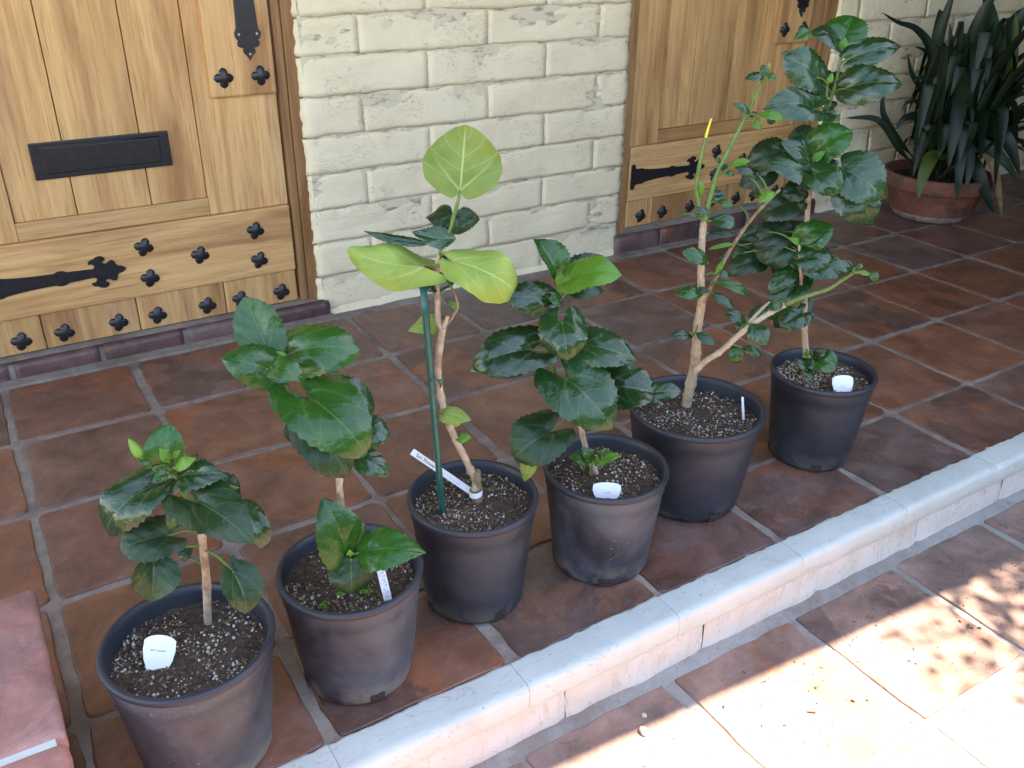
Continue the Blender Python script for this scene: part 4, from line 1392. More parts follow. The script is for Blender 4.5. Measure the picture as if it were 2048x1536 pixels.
for a in ((375, 612, 122, 605, 128, 'mid', -.02, -.03), (452, 592, 655, 742, 90, 'dark', -.02, -.04), (488, 500, 782, 628, 88, 'mid', -.01, -.01),
          (425, 332, 188, 232, 135, 'mid', -.03, -.04), (490, 425, 562, 308, 52, 'bright', -.02, -.02), (285, 985, 80, 978, 82, 'dark', -.02, -.03),
          (315, 948, 478, 1052, 92, 'dark', -.03, -.05), (755, 860, 555, 765, 95, 'dark', -.03, -.02), (790, 868, 938, 1052, 195, 'dark', -.06, -.09),
          (775, 830, 975, 770, 165, 'deep', -.02, -.0), (635, 1060, 682, 1215, 125, 'mid', -.03, -.04), (718, 1075, 892, 1150, 85, 'mid', -.03, -.04),
          (330, 560, 415, 590, 60, 'deep', -.025, -.03), (1075, 690, 942, 745, 105, 'dark', -.08, -.09), (1692, 402, 1478, 352, 98, 'dark', -.10, -.11),
          (1712, 375, 1785, 358, 48, 'mid', -.09, -.09), (1690, 390, 1640, 300, 30, 'mid', -.09, -.085), (1725, 405, 1860, 440, 45, 'bright', -.09, -.10), (1835, 425, 1925, 470, 85, 'mid', -.10, -.105),
          (655, 168, 420, 215, 42, 'bright', .0, -.01), (350, 330, 270, 318, 30, 'deep', -.01, .0), (560, 300, 530, 250, 60, 'deep', .02, .03),
          (520, 395, 595, 470, 60, 'dark', -.01, -.02), (720, 870, 650, 905, 60, 'mid', -.03, -.03), (1060, 660, 1110, 620, 40, 'mid', -.06, -.06)):
    L_(*a, **E5)
p.crop(1320, 100, 3.84)
for a in ((802, 205, 652, 222, 78, 'dark', .01, .0), (815, 215, 786, 112, 72, 'mid', .01, .015), (828, 212, 892, 205, 62, 'mid', .01, .01), (830, 170, 842, 92, 26, 'lime', .02, .02),
          (692, 492, 556, 412, 55, 'dark', .01, .0), (738, 500, 955, 542, 66, 'bright', .0, -.01), (712, 542, 775, 622, 52, 'bright', .0, -.01), (690, 520, 745, 480, 45, 'deep', .015, .02),
          (545, 890, 692, 852, 58, 'bright', .0, -.01), (470, 905, 520, 905, 55, 'deep', .0, -.01), (500, 950, 570, 955, 48, 'mid', -.01, -.01), (470, 870, 415, 825, 35, 'dark', .01, .01),
          (312, 1130, 322, 1006, 48, 'bright', .0, .0), (362, 1150, 512, 1105, 85, 'dark', .01, .0), (432, 1160, 560, 1202, 58, 'mid', .0, -.01), (380, 1250, 256, 1222, 52, 'dark', -.01, -.01),
          (300, 1285, 112, 1264, 26, 'mid', -.01, -.01), (392, 1312, 588, 1352, 112, 'dark', -.01, -.02), (368, 1402, 552, 1432, 66, 'deep', .0, -.01), (885, 1095, 752, 1172, 75, 'bright', .05, .04),
          (570, 890, 720, 965, 75, 'dark', .04, .03), (745, 950, 830, 940, 55, 'deep', .05, .05), (700, 985, 735, 965, 40, 'dark', .03, .03), (615, 1200, 745, 1195, 30, 'deep', .02, .02)):
    L_(*a, **E5)

# ---------------------------------------------------------------- plant in pot 6 (tall, many leaves)
p = Plant('hibiscus_plant', 6, 'tall hibiscus full of large blue-sheened dark leaves, in the gravelly pot')
p.stem('stem', [(1614, 752), (1613, 715), (1610, 680), (1608, 640), (1610, 590), (1609, 540), (1611, 490), (1614, 440), (1618, 380), (1621, 340)], .0078, .0052, BARK, None, .02, seg=10)
p.stem('branch', [(1608, 650), (1604, 600), (1602, 560), (1600, 520), (1598, 490)], .0040, .0026, BARK, .0, -.01)
p.stem('branch', [(1621, 345), (1630, 310), (1644, 268), (1651, 215), (1655, 170)], .0046, .0024, GREENST, .02, .02)
p.stem('branch', [(1646, 262), (1658, 212), (1672, 165), (1681, 120), (1688, 88)], .0038, .0022, GREENST, .02, .035)
p.crop(1500, 20, 3.491)
L_ = p.leaf
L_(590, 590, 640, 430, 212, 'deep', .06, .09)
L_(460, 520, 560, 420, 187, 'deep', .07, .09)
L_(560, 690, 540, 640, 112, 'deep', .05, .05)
L_(640, 215, 725, 42, 285, 'mid', .04, .07, shape='round', k=.3)
L_(612, 250, 415, 165, 125, 'dark', .03, .01, shape='broad', k=.6, roll=20)
L_(430, 150, 298, 215, 85, 'mid', .012, .005, shape='ovate', pet=False)
L_(690, 345, 1052, 250, 200, 'dark', .02, .03, shape='broad', k=.5, cord=.16)
L_(468, 472, 232, 330, 250, 'dark', .0, -.01, shape='round', k=.5, cord=.24)
L_(285, 310, 212, 308, 45, 'mid', -.005, -.005, shape='ovate', pet=False)
L_(660, 552, 1062, 520, 265, 'dark', .0, -.02, shape='broad', k=.6, cord=.16, wave=.12)
L_(435, 692, 90, 695, 250, 'dark', -.02, -.05, shape='broad', k=.6, cord=.36)
L_(150, 760, 145, 800, 62, 'deep', -.01, -.01, pet=False)
L_(545, 690, 570, 750, 70, 'dark', .0, -.01, shape='round')
L_(540, 780, 632, 735, 55, 'mid', .01, .01, shape='ovate')
L_(640, 272, 668, 188, 60, 'bright', .03, .035, shape='ovate')
L_(545, 512, 577, 440, 50, 'bright', .015, .02, shape='ovate')
L_(430, 890, 262, 890, 162, 'deep', .03, .04)
L_(430, 1000, 715, 850, 260, 'mid', .01, .0, shape='round', k=.6, cord=.18)
L_(560, 1080, 620, 1060, 70, 'dark', .02, .02)
L_(400, 1035, 215, 920, 140, 'dark', -.02, -.03, shape='broad', k=.5)
L_(230, 945, 150, 960, 50, 'mid', -.02, -.02, shape='ovate', pet=False)
L_(430, 1062, 527, 985, 58, 'bright', -.02, -.02, shape='ovate', ser=.03)
L_(235, 990, -30, 1075, 237, 'deep', .05, .06, shape='broad')
L_(335, 1040, 200, 1010, 162, 'deep', .04, .05)
L_(440, 1145, 112, 1075, 240, 'dark', -.02, -.04, shape='broad', k=.5, cord=.14)
L_(452, 1150, 640, 1265, 210, 'dark', -.05, -.08, shape='round', cord=.3, k=.6)
L_(380, 1255, 225, 1280, 150, 'deep', .0, -.01, shape='round')
L_(330, 1230, 390, 1300, 90, 'mid', .02, .02)
L_(640, 1105, 925, 1310, 330, 'dark', -.02, -.05, shape='round', cord=.16, k=.5, wave=.08)
L_(655, 1225, 850, 1500, 300, 'dark', .0, -.02, shape='broad', cord=.14, k=.6, wave=.1)
L_(350, 1380, 400, 1350, 75, 'deep', .01, .01)
L_(40, 1300, 60, 1230, 75, 'deep', .09, .09)
p.crop(1320, 450, 4.389)
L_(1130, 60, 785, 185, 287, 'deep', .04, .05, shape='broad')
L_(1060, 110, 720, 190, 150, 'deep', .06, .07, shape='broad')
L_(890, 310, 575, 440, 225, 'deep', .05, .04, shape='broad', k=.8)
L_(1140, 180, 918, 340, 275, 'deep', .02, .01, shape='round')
L_(1165, 400, 945, 610, 180, 'dark', -.0, -.02, shape='broad', k=.6)
L_(1225, 110, 1512, 0, 190, 'mid', .0, -.01, shape='broad', k=.5, cord=.2)
L_(1225, 165, 1126, 112, 62, 'bright', -.01, -.01, shape='ovate')
L_(1240, 290, 1530, 330, 225, 'dark', -.02, -.03, shape='broad', cord=.22, k=.6)
L_(1292, 430, 1375, 490, 105, 'dark', .01, .0, shape='round')
L_(1180, 560, 1275, 605, 81, 'deep', .0, -.01, shape='ovate')
L_(1215, 375, 1125, 335, 70, 'mid', .0, .0, shape='ovate')
L_(1250, 770, 1055, 890, 240, 'dark', -.03, -.05, shape='round', cord=.28, k=.5)
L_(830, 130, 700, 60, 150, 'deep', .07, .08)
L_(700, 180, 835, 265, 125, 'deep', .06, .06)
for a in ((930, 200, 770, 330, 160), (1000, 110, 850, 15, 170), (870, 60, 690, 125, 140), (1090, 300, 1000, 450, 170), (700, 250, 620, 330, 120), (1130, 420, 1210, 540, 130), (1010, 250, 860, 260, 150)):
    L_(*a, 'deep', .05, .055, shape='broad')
for a in ((1370, 1195, 1562, 1235, 200, 'mid'), (1365, 1165, 1455, 1095, 95, 'dark'), (1290, 1240, 1188, 1210, 100, 'dark'), (1300, 1200, 1370, 1260, 95, 'dark'), (1290, 1275, 1350, 1355, 75, 'mid'), (1290, 1150, 1310, 1105, 45, 'bright')):
    L_(*a, -.045, -.06, shape='round', cord=.2)

p.crop(0, 0, 1.0)
for a in ((1602, 468, 1500, 522, 78, 'deep', .04, .05), (1602, 560, 1538, 640, 66, 'dark', .01, .0), 
          (1604, 600, 1548, 655, 58, 'deep', .03, .03), (1618, 520, 1690, 548, 64, 'dark', -.01, -.02), (1592, 400, 1516, 438, 66, 'deep', .05, .06), (1560, 470, 1470, 486, 54, 'deep', .07, .08),
          (1612, 480, 1668, 452, 62, 'mid', .0, -.01), (1540, 340, 1478, 372, 58, 'deep', .06, .07)):
    L_(*a, shape='broad', cord=.2)

# ================================================================== STAKE, TAGS
def stake():
    x, y, rt, h, dep, _ = POTS[3]
    c = Vector((x, y, 0)); zs = h - dep
    b = on_z(885, 1026, zs); off = (b - c).dot(HF)
    t = on_plane(846, 566, c + HF * (off + .004), HF)
    root = link('plant_stake', tube('plant_stake', [b + Vector((0, 0, -.03)) - Vector((0, 0, b.z)) * 0, b] + [b.lerp(t, q / 7) for q in range(1, 8)], .0056, STAKEM, 12))
    tag(root, 'slim green coated stake tied to the plant with pale leaves', 'plant stake')
    d = (t - b).normalized()
    link('cap', tube('stake_cap', [t, t + d * .0015], [.0050, .0046], PERL_T, 12), root)
    for q in (.42, .56, .575, .30):
        m = b.lerp(t, q)
        link('ridge', tube('stake_ridge', [m - d * .0012, m, m + d * .0012], [.0057, .0062, .0057], STAKEM, 12), root)
    # tie wrapped round stake and stem
    k1 = on_plane(868, 760, c + HF * (off - .004), HF)
    s1 = on_plane(879, 757, c + HF * -.012, HF)
    ring = []
    ax = (s1 - k1)
    for q in range(15):
        a = 2 * math.pi * q / 14
        mid = (k1 + s1) / 2
        e1 = ax.normalized(); e2 = Vector((0, 0, 1)).cross(e1).normalized()
        ring.append(mid + e1 * math.cos(a) * (ax.length / 2 + .0078) + e2 * math.sin(a) * .0082 + Vector((0, 0, .0015 * math.sin(a * 2))))
    tie = link('plant_tie', tube('plant_tie', ring, .0013, STAKEM, 6, cap=False))
    tag(tie, 'thin green tie holding the stem to the green stake', 'tie')
    link('knot', tube('knot', [k1 + Vector((.004, -.008, .0)), k1 + Vector((.007, -.0105, -.004)), k1 + Vector((.006, -.0095, -.011))], [.002, .0028, .0012], STAKEM, 6), tie)
stake()

def plant_tag(potk, bu, bv, w, h, yaw, lean, roll, label, lines, depth_in=.02):
    """pick label: rounded trapezoid head on a point pushed into the soil"""
    x, y, rt, hh, dep, _ = POTS[potk]
    zs = hh - dep
    b = on_z(bu, bv, zs)
    out = []
    n = 10
    for i in range(n + 1):                         # arched top
        s = i / n * 2 - 1
        ex = abs(s) ** 4
        out.append((s * w * .5 * (1 - .03 * ex), h - .10 * h * s * s - .06 * h * ex))
    out += [(w * .5, h * .55), (w * .44, h * .25), (w * .33, 0), (w * .12, -depth_in), (-w * .12, -depth_in), (-w * .33, 0), (-w * .44, h * .25), (-w * .5, h * .55)]
    me = extrude_outline('plant_tag', out, -.0005, .0005, LABELM, .0002)
    o = link('plant_tag', me)
    o.matrix_world = Matrix.Translation(b) @ Matrix.Rotation(R(yaw), 4, 'Z') @ Matrix.Rotation(R(-lean), 4, 'X') @ Matrix.Rotation(R(roll), 4, 'Y')
    tag(o, label, 'plant tag')
    for (lx, lz, lw, lh, mt) in lines:
        # one printed word: a row of short strokes
        vs_, fs = [], []
        m = max(3, int(lw / .0016)); rr = random.Random(int(lx * 1e5) + potk)
        for q in range(m):
            if rr.random() < .08: continue
            xa = lx + lw * q / m; xb = xa + lw / m * .66
            za = lz + rr.uniform(0, .2) * lh; zb = lz + lh * rr.uniform(.75, 1)
            k0 = len(vs_)
            vs_ += [(xa, -.00085, za), (xb, -.00085, za), (xb, -.00085, zb), (xa, -.00085, zb)]
            fs.append((k0, k0 + 1, k0 + 2, k0 + 3))
        link('printed_word', mesh('printed_word', vs_, fs, mt), o)
    return o
plant_tag(1, 314, 1338, .043, .046, -22, 30, 10, 'white pick tag with one printed line in the soil beside the brick pier', [(-.011, .024, .0065, .0024, INK), (-.0030, .0235, .012, .0022, INKG)])
plant_tag(4, 1213, 999, .051, .031, -32, 22, 1, 'white pick tag with a short grey print at the rim of the scratched pot', [(-.002, .012, .009, .0016, INKG), (-.0075, .010, .0006, .0035, INKG)])
plant_tag(6, 1686, 787, .045, .040, -36, 24, -5, 'white pick tag with two printed lines in the gravelly pot', [(-.004, .0150, .007, .0013, INKG), (-.006, .0122, .013, .0013, INKG)])

def strip_tag(potk, au, av, bu, bv, w, label, za=None, offb=0.0, side=Vector((0, 0, 1)), name='plant_tag'):
    x, y, rt, hh, dep, _ = POTS[potk]
    c = Vector((x, y, 0))
    A = on_z(au, av, hh - dep if za is None else za)
    offa = (A - c).dot(HF)
    B = on_plane(bu, bv, c + HF * (offa + offb), HF)
    d = (B - A); Ln = d.length; d.normalize()
    toc = (CAM_C - A).normalized()
    n = (toc - d * toc.dot(d)).normalized()
    s = d.cross(n).normalized()
    o = link(name, extrude_outline('strip_tag', [(-.018 if za is None else 0.0, -w / 2), (Ln, -w / 2), (Ln, w / 2), (-.018 if za is None else 0.0, w / 2)], -.0004, .0004, LABELM, .0002))
    o.matrix_world = Matrix(((d.x, -n.x, s.x, A.x), (d.y, -n.y, s.y, A.y), (d.z, -n.z, s.z, A.z), (0, 0, 0, 1)))
    tag(o, label, 'plant tag')
    return o, Ln
def marks(o, x0, x1, zc, hgt, mt, seed, n):
    rr = random.Random(seed)
    vs_, fs = [], []
    for q in range(n):
        xa = x0 + (x1 - x0) * (q + rr.uniform(.0, .3)) / n
        xb = xa + (x1 - x0) / n * rr.uniform(.3, .75)
        za = zc + rr.uniform(-.5, .1) * hgt; zb = za + hgt * rr.uniform(.35, .9)
        sk = rr.uniform(-.0008, .0008)
        k0 = len(vs_)
        vs_ += [(xa, -.0007, za), (xa + .0005, -.0007, za), (xb + sk + .0005, -.0007, zb), (xb + sk, -.0007, zb)]
        fs.append((k0, k0 + 1, k0 + 2, k0 + 3))
        vs_ += [(xa, -.0007, zb), (xb, -.0007, zb), (xb, -.0007, zb + .0005), (xa, -.0007, zb + .0005)]
        fs.append((k0 + 4, k0 + 5, k0 + 6, k0 + 7))
    link('handwriting', mesh('handwriting', vs_, fs, mt), o)
t2, l2 = strip_tag(2, 776, 1199, 759, 1130, .0125, 'narrow white stick tag with handwriting under the low leaf of the dusty pot', None, .012)
marks(t2, l2 * .08, l2 * .92, -.001, .005, INK, 4, 9)
t5, l5 = strip_tag(5, 1487, 838, 1485, 794, .005, 'thin white tag seen edge-on in the soil of the widest pot', None, .0)
t3, l3 = strip_tag(3, 945, 985, 824, 903, .0115, 'long white strip tag with handwriting looped round the stem beside the green stake', POTS[3][3] - POTS[3][4] + .018, -.004)
fc = bpy.data.curves.new('tag_text', 'FONT')
fc.body = 'Sun Shower'
fc.size = .0085
fc.extrude = .00005
fc.materials.append(INK)
fo = bpy.data.objects.new('tag_text', fc)
COL.objects.link(fo)
bpy.context.view_layer.update()
tm = bpy.data.meshes.new_from_object(fo.evaluated_get(bpy.context.evaluated_depsgraph_get()))
bpy.data.objects.remove(fo, do_unlink=True)
if not tm.materials: tm.materials.append(INK)
to = link('handwriting', tm, t3)
to.matrix_local = Matrix(((-1, 0, 0, l3 * .93), (0, 0, 1, -.0007), (0, 1, 0, -.0028), (0, 0, 0, 1)))
marks(t3, l3 * .20, l3 * .42, -.002, .002, INKG, 8, 9)
# loop of the strip round the stem
x, y, rt, hh, dep, _ = POTS[3]
lc = on_plane(952, 984, Vector((x, y, 0)) + HF * 0.0, HF)
ring_v, ring_f = [], []
for q in range(21):
    a = 2 * math.pi * q / 20
    for dz in (-.0055, .0055):
        ring_v.append(lc + Vector((math.cos(a) * .0115, math.sin(a) * .0115, dz + .002 * math.cos(a))))
for q in range(20):
    ring_f.append((2 * q, 2 * q + 2, 2 * q + 3, 2 * q + 1))
lp = link('loop', mesh('tag_loop', [t3.matrix_world.inverted() @ v for v in ring_v], ring_f, LABELM, smooth=True), t3)

# ================================================================== CLAY POT WITH CAST-IRON PLANT
CP = Vector((3.53, -.215, 0))
cp = empty('clay_pot', CP)
tag(cp, 'wide old terracotta pot with a lime-stained foot, standing in the shaded corner', 'plant pot')
CH, CRB, CRT = .190, .145, .218
prof = [(CRB * .6, .008), (CRB * .97, .001), (CRB, .006), (CRB + .012, .024)]
for i in range(1, 8):
    t = i / 7
    prof.append((CRB + .012 + (CRT - .022 - CRB - .012) * t, .024 + (CH - .062 - .024) * t))
link('body', lathe('clay_body', prof, CLAYPOT, 72), cp)
link('foot_stain', lathe('clay_foot', [(CRB * .985 + .001, .0035), (CRB + .0016, .006), (CRB + .0136, .0245), (CRB + .0150, .030)], LIMEDEP, 72), cp)
link('rim', lathe('clay_rim', [(CRT - .024, CH - .064), (CRT - .008, CH - .061), (CRT - .003, CH - .054), (CRT, CH - .012), (CRT - .003, CH - .003), (CRT - .012, CH), (CRT - .022, CH - .004), (CRT - .03, CH - .05), (CRT - .06, CH - .09)], CLAYPOT, 72), cp)
vs_ = [(0, 0, CH - .035)] + [((CRT - .028) * math.cos(2 * math.pi * j / 40), (CRT - .028) * math.sin(2 * math.pi * j / 40), CH - .04 + .004 * nz(j * .7)) for j in range(40)]
link('soil', mesh('clay_soil', vs_, [(0, 1 + j, 1 + (j + 1) % 40) for j in range(40)], SOIL), cp)

asp = empty('cast_iron_plant', CP + Vector((0, 0, CH - .04)))
tag(asp, 'large dark plant with long strap leaves in the wide terracotta pot', 'plant')
AR = random.Random(31)
def strap(pts, w, kind, up=None, seed=0.0):
    """strap leaf along a 3-D curve; narrow stalk first, then blade"""
    n = 26
    C = [Vector(q) for q in spline([tuple(q) for q in pts], n)]
    tot = sum((C[i + 1] - C[i]).length for i in range(n - 1))
    acc = 0.0
    top, uvs = [], []
    cols = 7
    prev = None
    for i in range(n):
        if i: acc += (C[i] - C[i - 1]).length
        t = acc / tot
        T = (C[min(i + 1, n - 1)] - C[max(i - 1, 0)]).normalized()
        sd_ = T.cross(Vector((0, 0, 1)))
        hd = Vector((C[-1].x - C[0].x, C[-1].y - C[0].y, 0))
        ref = hd.cross(Vector((0, 0, 1)))
        if up is not None: ref = T.cross(up)
        if ref.length < 1e-4: ref = Vector((1, 0, 0))
        ref = (ref - T * ref.dot(T)).normalized()
        if prev is not None and prev.dot(ref) < 0: ref = -ref
        prev = ref
        nn = ref.cross(T).normalized()
        tt = max(0.0, (t - .30) / .70)
        prof_w = .055 if t < .24 else max(.055, math.sin(math.pi * min(1, tt * .96 + .02) ** .85) ** .8)
        if t > .97: prof_w *= max(.05, (1 - t) / .03)
        hw = w / 2 * prof_w
        tw = .25 * math.sin(seed + t * 2.2)
        r2 = ref * math.cos(tw) + nn * math.sin(tw); n2 = nn * math.cos(tw) - ref * math.sin(tw)
        for c in range(cols):
            v = c / (cols - 1) * 2 - 1
            top.append(C[i] + r2 * (v * hw) + n2 * (-.22 * hw * (1 - v * v) + .05 * hw * math.sin(t * 14 + seed + v)))
            uvs.append((v, t))
    off = len(top)
    bot = [q + Vector((0, 0, -.0004)) for q in top]
    fs, mi = [], []
    for j in range(n - 1):
        for i in range(cols - 1):
            q = j * cols + i
            fs.append((q, q + 1, q + cols + 1, q + cols)); mi.append(0)
            fs.append((off + q, off + q + cols, off + q + cols + 1, off + q + 1)); mi.append(1)
    me = mesh('strap_leaf', [q - asp.location for q in top + bot], fs, list(LEAF[kind]), smooth=True, mi=mi, uvs=uvs + uvs)
    return link('strap_leaf', me, asp)
def ap(u, v, off):
    return on_plane(u, v, CP + HF * off, HF)
def foot():
    a = AR.uniform(0, 6.28); r_ = AR.uniform(0, .13)
    return CP + Vector((r_ * math.cos(a), r_ * math.sin(a), CH - .05))
# leaves that can be told apart in the photograph
KEY = [
 ([(1868, 250, .02), (1866, 130, .0), (1858, 88, .0), (1830, 56, -.02), (1795, 44, -.03), (1763, 24, -.03)], 20, 'asp'),
 ([(1872, 260, .05), (1870, 150, .05), (1876, 80, .05), (1895, 20, .05), (1912, -30, .05)], 40, 'asp'),
 ([(1890, 260, .02), (1896, 150, .02), (1902, 100, .02), (1900, 45, .03)], 20, 'asp'),
 ([(1880, 250, .05), (1868, 120, .05), (1848, 100, .04), (1826, 92, .03)], 16, 'asp'),
 ([(1875, 280, .0), (1850, 190, -.01), (1825, 150, -.02), (1815, 105, -.02)], 15, 'asp'),
 ([(1885, 280, .0), (1870, 180, -.02), (1845, 155, -.03), (1822, 165, -.04)], 22, 'asp'),
 ([(1905, 290, -.08), (1925, 215, -.12), (1922, 195, -.15), (1915, 240, -.20), (1905, 290, -.22), (1897, 335, -.23)], 42, 'asp'),
 ([(1920, 300, -.08), (1960, 262, -.12), (1995, 262, -.16), (2020, 290, -.20), (2040, 350, -.22)], 46, 'asp'),
 ([(1915, 310, -.06), (1950, 285, -.12), (1985, 300, -.17), (2015, 330, -.20), (2036, 362, -.21)], 34, 'asp'),
 ([(1925, 320, -.08), (1960, 300, -.14), (1985, 330, -.19), (1998, 385, -.21), (2004, 436, -.22)], 15, 'aspd'),
 ([(1925, 330, -.08), (1945, 320, -.14), (1960, 355, -.19), (1975, 395, -.21), (1988, 428, -.22)], 36, 'asp'),
 ([(1905, 320, -.08), (1870, 310, -.14), (1855, 330, -.20), (1843, 365, -.23), (1836, 398, -.24)], 28, 'aspy'),
 ([(1905, 300, -.10), (1915, 265, -.15), (1922, 300, -.20), (1918, 350, -.23), (1915, 402, -.24)], 32, 'asp'),
 ([(1905, 310, -.08), (1935, 280, -.14), (1940, 330, -.20), (1932, 380, -.23)], 30, 'asp'),
 ([(1830, 330, .05), (1800, 300, .02), (1772, 255, .0), (1745, 236, .0), (1690, 236, .0)], 14, 'asp'),
 ([(1840, 330, .05), (1805, 290, .04), (1775, 245, .04), (1765, 215, .04), (1770, 170, .05)], 14, 'asp'),
 ([(1880, 300, .0), (1845, 240, -.02), (1812, 235, -.04), (1790, 262, -.05)], 22, 'asp'),
 ([(1870, 290, .0), (1840, 210, -.02), (1815, 205, -.03), (1802, 226, -.04)], 14, 'asp'),
 ([(1960, 270, .05), (1975, 150, .06), (1985, 60, .07), (1965, -40, .08)], 56, 'asp'),
 ([(1945, 260, .05), (1940, 130, .05), (1960, 40, .05), (2000, -30, .05)], 60, 'asp'),
 ([(1985, 260, .0), (2020, 150, -.02), (2030, 80, -.02), (2032, 20, -.02)], 34, 'aspy'),
 ([(1975, 260, .0), (2015, 190, -.03), (2060, 140, -.05), (2100, 120, -.06)], 48, 'asp'),
 ([(1975, 280, .0), (2020, 240, -.04), (2070, 215, -.08), (2120, 230, -.1)], 44, 'asp'),
 ([(1965, 250, .0), (2000, 130, .0), (2040, 40, .0), (2080, -20, .0)], 50, 'asp'),
]
for pts, w_, kd in KEY:
    f0 = foot()
    P = [f0] + [ap(*q) for q in pts]
    strap(P, w_ * px_size(P[-1]) * (1.0 if w_ < 30 else .68), kd, up=(CAM_C - P[-1]).normalized() + Vector((0, 0, .4)), seed=AR.uniform(0, 6))
for q in range(150):
    a = AR.uniform(0, 6.28)
    r_ = AR.uniform(.02, .13)
    f0 = CP + Vector((r_ * math.cos(a), r_ * math.sin(a), CH - .05))
    a += AR.uniform(-.5, .5)
    reach = AR.uniform(.12, .48); ht = AR.uniform(.28, .62)
    dx, dy = math.cos(a), math.sin(a)
    if dy > .1: reach *= .42
    if dx < -.3: reach *= .55; ht *= .9
    e = CP + Vector((dx * reach, dy * reach, CH + ht * AR.uniform(-.05, .95)))
    arch = AR.uniform(.25, .7)
    mid1 = f0.lerp(e, .35) + Vector((0, 0, ht * arch)); mid2 = f0.lerp(e, .72) + Vector((0, 0, ht * arch * .95))
    P = [f0, mid1, mid2, e]
    for v in P:
        v.y = min(v.y, WALL_Y - .03)
    strap(P, AR.uniform(.034, .062), 'asp', seed=AR.uniform(0, 6))

# ================================================================== SMALL THINGS ON THE PATIO
def pebble(u, v, r, label):
    c = on_z(u, v, PATIO_Z)
    bm = bmesh.new()
    bmesh.ops.create_icosphere(bm, subdivisions=3, radius=r)
    sd_ = RND.uniform(0, 30)
    for q in bm.verts:
        d = q.co.normalized()
        q.co = Vector((q.co.x * 1.0, q.co.y * 1.25, q.co.z * .72)) * (1 + .22 * nz(d.x * 1.4 + sd_, d.y * 1.4, d.z * 1.4))
    o = link('pebble', bm_mesh('pebble', bm, PEBBLEM, True), None, (c.x, c.y, PATIO_Z + r * .62))
    tag(o, label, 'pebble')
pebble(1287, 1466, .0075, 'larger pale pebble on the patio at the shade edge below the white step')
pebble(1288, 1433, .0045, 'smaller pale pebble on the shaded patio near the white step')
def litter():
    rr = random.Random(77)
    vs_, fs = [], []
    for q in range(620):
        x = rr.uniform(.55, 2.7); y = rr.uniform(-2.35, -1.6)
        if rr.random() < .25: x, y = rr.uniform(1.0, 2.2), rr.uniform(-1.8, -1.6)
        L = rr.choice([.0015, .002, .002, .003, .006]) * rr.uniform(.7, 1.5); W_ = rr.uniform(.0006, .0018)
        if q < 4: L, W_ = rr.uniform(.012, .02), rr.uniform(.004, .009)
        an = rr.uniform(0, math.pi); dx, dy = math.cos(an), math.sin(an)
        z = PATIO_Z + .0012
        h = rr.uniform(.0008, .003)
        o_ = len(vs_)
        for s1 in (-1, 1):
            for s2 in (-1, 1):
                for s3 in (0, 1):
                    sc = 1 - .35 * s3
                    vs_.append((x + (dx * L * s1 - dy * W_ * s2) * sc / 2, y + (dy * L * s1 + dx * W_ * s2) * sc / 2, z + s3 * h))
        fs += [tuple(o_ + i for i in t_) for t_ in ((0, 1, 3, 2), (4, 6, 7, 5), (0, 4, 5, 1), (2, 3, 7, 6), (1, 5, 7, 3), (0, 2, 6, 4))]
    o = link('leaf_litter', mesh('leaf_litter', vs_, fs, BROWNDRY))
    tag(o, 'scattered dry crumbs and leaf bits on the sunny patio', 'litter', kind='stuff')
litter()
def twig():
    c = on_z(1140, 1488, PATIO_Z) + Vector((0, 0, .003))
    P = [c + Vector(q) for q in ((-.012, .008, 0), (-.004, .002, .003), (.006, .003, .002), (.016, -.003, 0))]
    o = link('straw_twig', tube('straw_twig', spline([tuple(q) for q in P], 10), .0009, PERL_T, 6))
    tag(o, 'tiny pale dry twig on the patio mortar below the white step', 'twig')
    P = [c + Vector(q) for q in ((.002, .003, .002), (.001, -.006, .001), (-.004, -.012, 0))]
    link('side_twig', tube('side_twig', spline([tuple(q) for q in P], 8), .0006, PERL_T, 6), o)
twig()

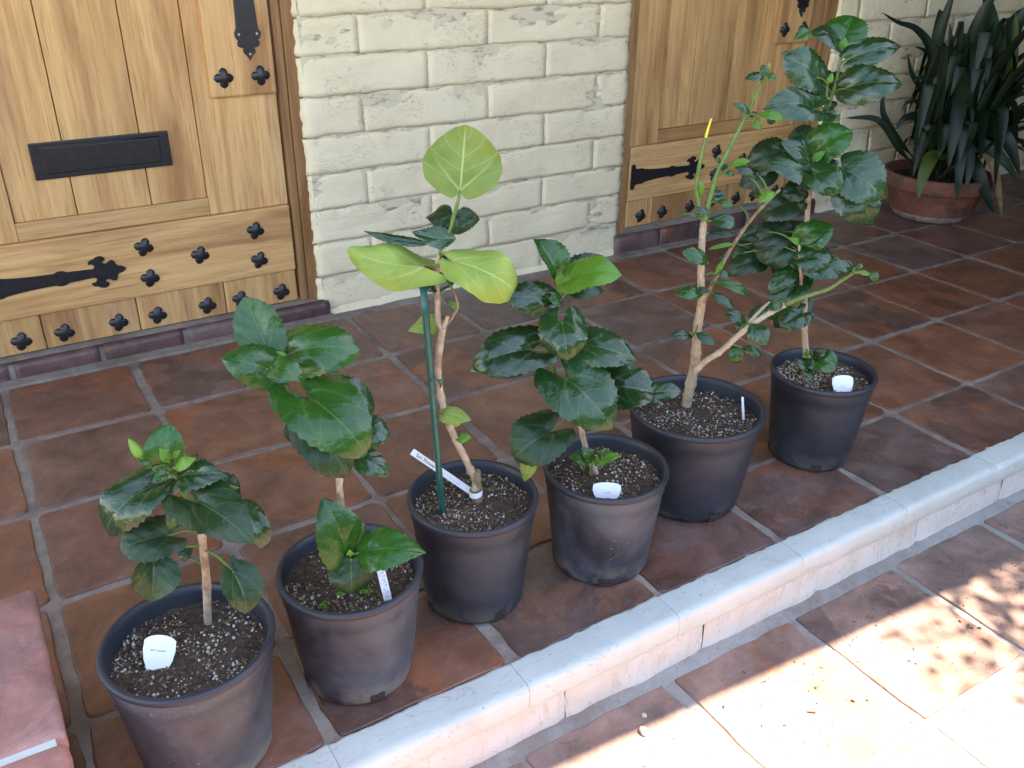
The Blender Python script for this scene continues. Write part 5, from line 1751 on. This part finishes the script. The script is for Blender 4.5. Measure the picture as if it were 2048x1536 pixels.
# ================================================================== TREE (out of view, dapples the patio, shades the far corner) AND ADDED LIGHT-BLOCKING HEDGES
def tree(x, y):
    rr = random.Random(14)
    root = empty('patio_tree', (x, y, PATIO_Z))
    tag(root, 'leafy tree standing on the patio in front of the far porch end', 'tree')
    link('trunk', tube('trunk', spline([(0, 0, -.05), (.03, .02, .6), (-.02, .05, 1.3), (.04, .02, 2.0), (.0, .0, 2.8)], 26), [.09 - .055 * i / 25 for i in range(26)], BARK2, 12), root)
    for q in range(7):
        a = q * .9 + rr.uniform(-.2, .2); z = .6 + q * .25; L = rr.uniform(.35, .6)
        link('limb', tube('limb', spline([(0, 0, z), (math.cos(a) * L * .5, math.sin(a) * L * .5, z + .25), (math.cos(a) * L, math.sin(a) * L, z + .65)], 10), [.035 - .025 * i / 9 for i in range(10)], BARK2, 8), root)
    vs_, fs = [], []
    cl = [Vector((rr.gauss(0, .36), rr.gauss(0, .34), rr.uniform(.5, 2.95))) for _ in range(60)]
    for q in range(11000):
        c = rr.choice(cl) + Vector((rr.gauss(0, .14), rr.gauss(0, .14), rr.gauss(0, .12)))
        n = Vector((rr.gauss(0, .6), rr.gauss(0, .6), 1)).normalized()
        a = Matrix.Rotation(rr.uniform(0, 6.28), 3, n) @ n.orthogonal().normalized()
        b = n.cross(a); L = rr.uniform(.03, .055); W_ = L * .3
        o_ = len(vs_)
        vs_ += [c, c + a * L * .4 + b * W_, c + a * L, c + a * L * .4 - b * W_]
        fs.append((o_, o_ + 1, o_ + 2, o_ + 3))
    cr = link('crown', mesh('tree_crown', vs_, fs, LEAF['mid'][0], uvs=[(.3, .3)] * len(vs_)), root)
    cr['kind'] = 'stuff'
tree(3.68, -1.99)
def hedge(label, x0, x1, y0, y1, h):  # made-up hedges: one dims leaf reflections, one darkens the far corner
    rr = random.Random(int(x0 * 7 + 90))
    root = empty('light_block_hedge', ((x0 + x1) / 2, (y0 + y1) / 2, -.19))
    tag(root, label, 'hedge')
    w2, d2 = (x1 - x0) / 2, (y1 - y0) / 2
    link('core', box_mesh('hedge_core', -w2 * .97, w2 * .97, -d2 * .8, d2 * .8, 0, h * .95, LEAF['deep'][0], .05), root)
    vs_, fs = [], []
    for q in range(9000):
        c = Vector((rr.uniform(-w2, w2), rr.choice([-d2, d2]) * rr.uniform(.8, 1.05), rr.uniform(0, h)))
        if rr.random() < .25: c = Vector((rr.uniform(-w2, w2), rr.uniform(-d2, d2), h * rr.uniform(.94, 1.06)))
        n = Vector((rr.gauss(0, 1), rr.gauss(0, 1), rr.gauss(.5, .6))).normalized()
        a = Matrix.Rotation(rr.uniform(0, 6.28), 3, n) @ n.orthogonal().normalized()
        b = n.cross(a); L = rr.uniform(.06, .11); W_ = L * .33
        o_ = len(vs_)
        vs_ += [c, c + a * L * .4 + b * W_, c + a * L, c + a * L * .4 - b * W_]
        fs.append((o_, o_ + 1, o_ + 2, o_ + 3))
    fo_ = link('foliage', mesh('hedge_foliage', vs_, fs, LEAF['mid'][0], uvs=[(.3, .3)] * len(vs_)), root)
    fo_['kind'] = 'stuff'
hedge('unseen dark green hedge added across the patio to dim leaf reflections', -4.5, 7.0, -6.2, -5.2, 1.5)
hedge('unseen clipped shrubs added on the patio to darken the far porch end', 3.0, 4.74, -2.85, -2.4, 1.75)
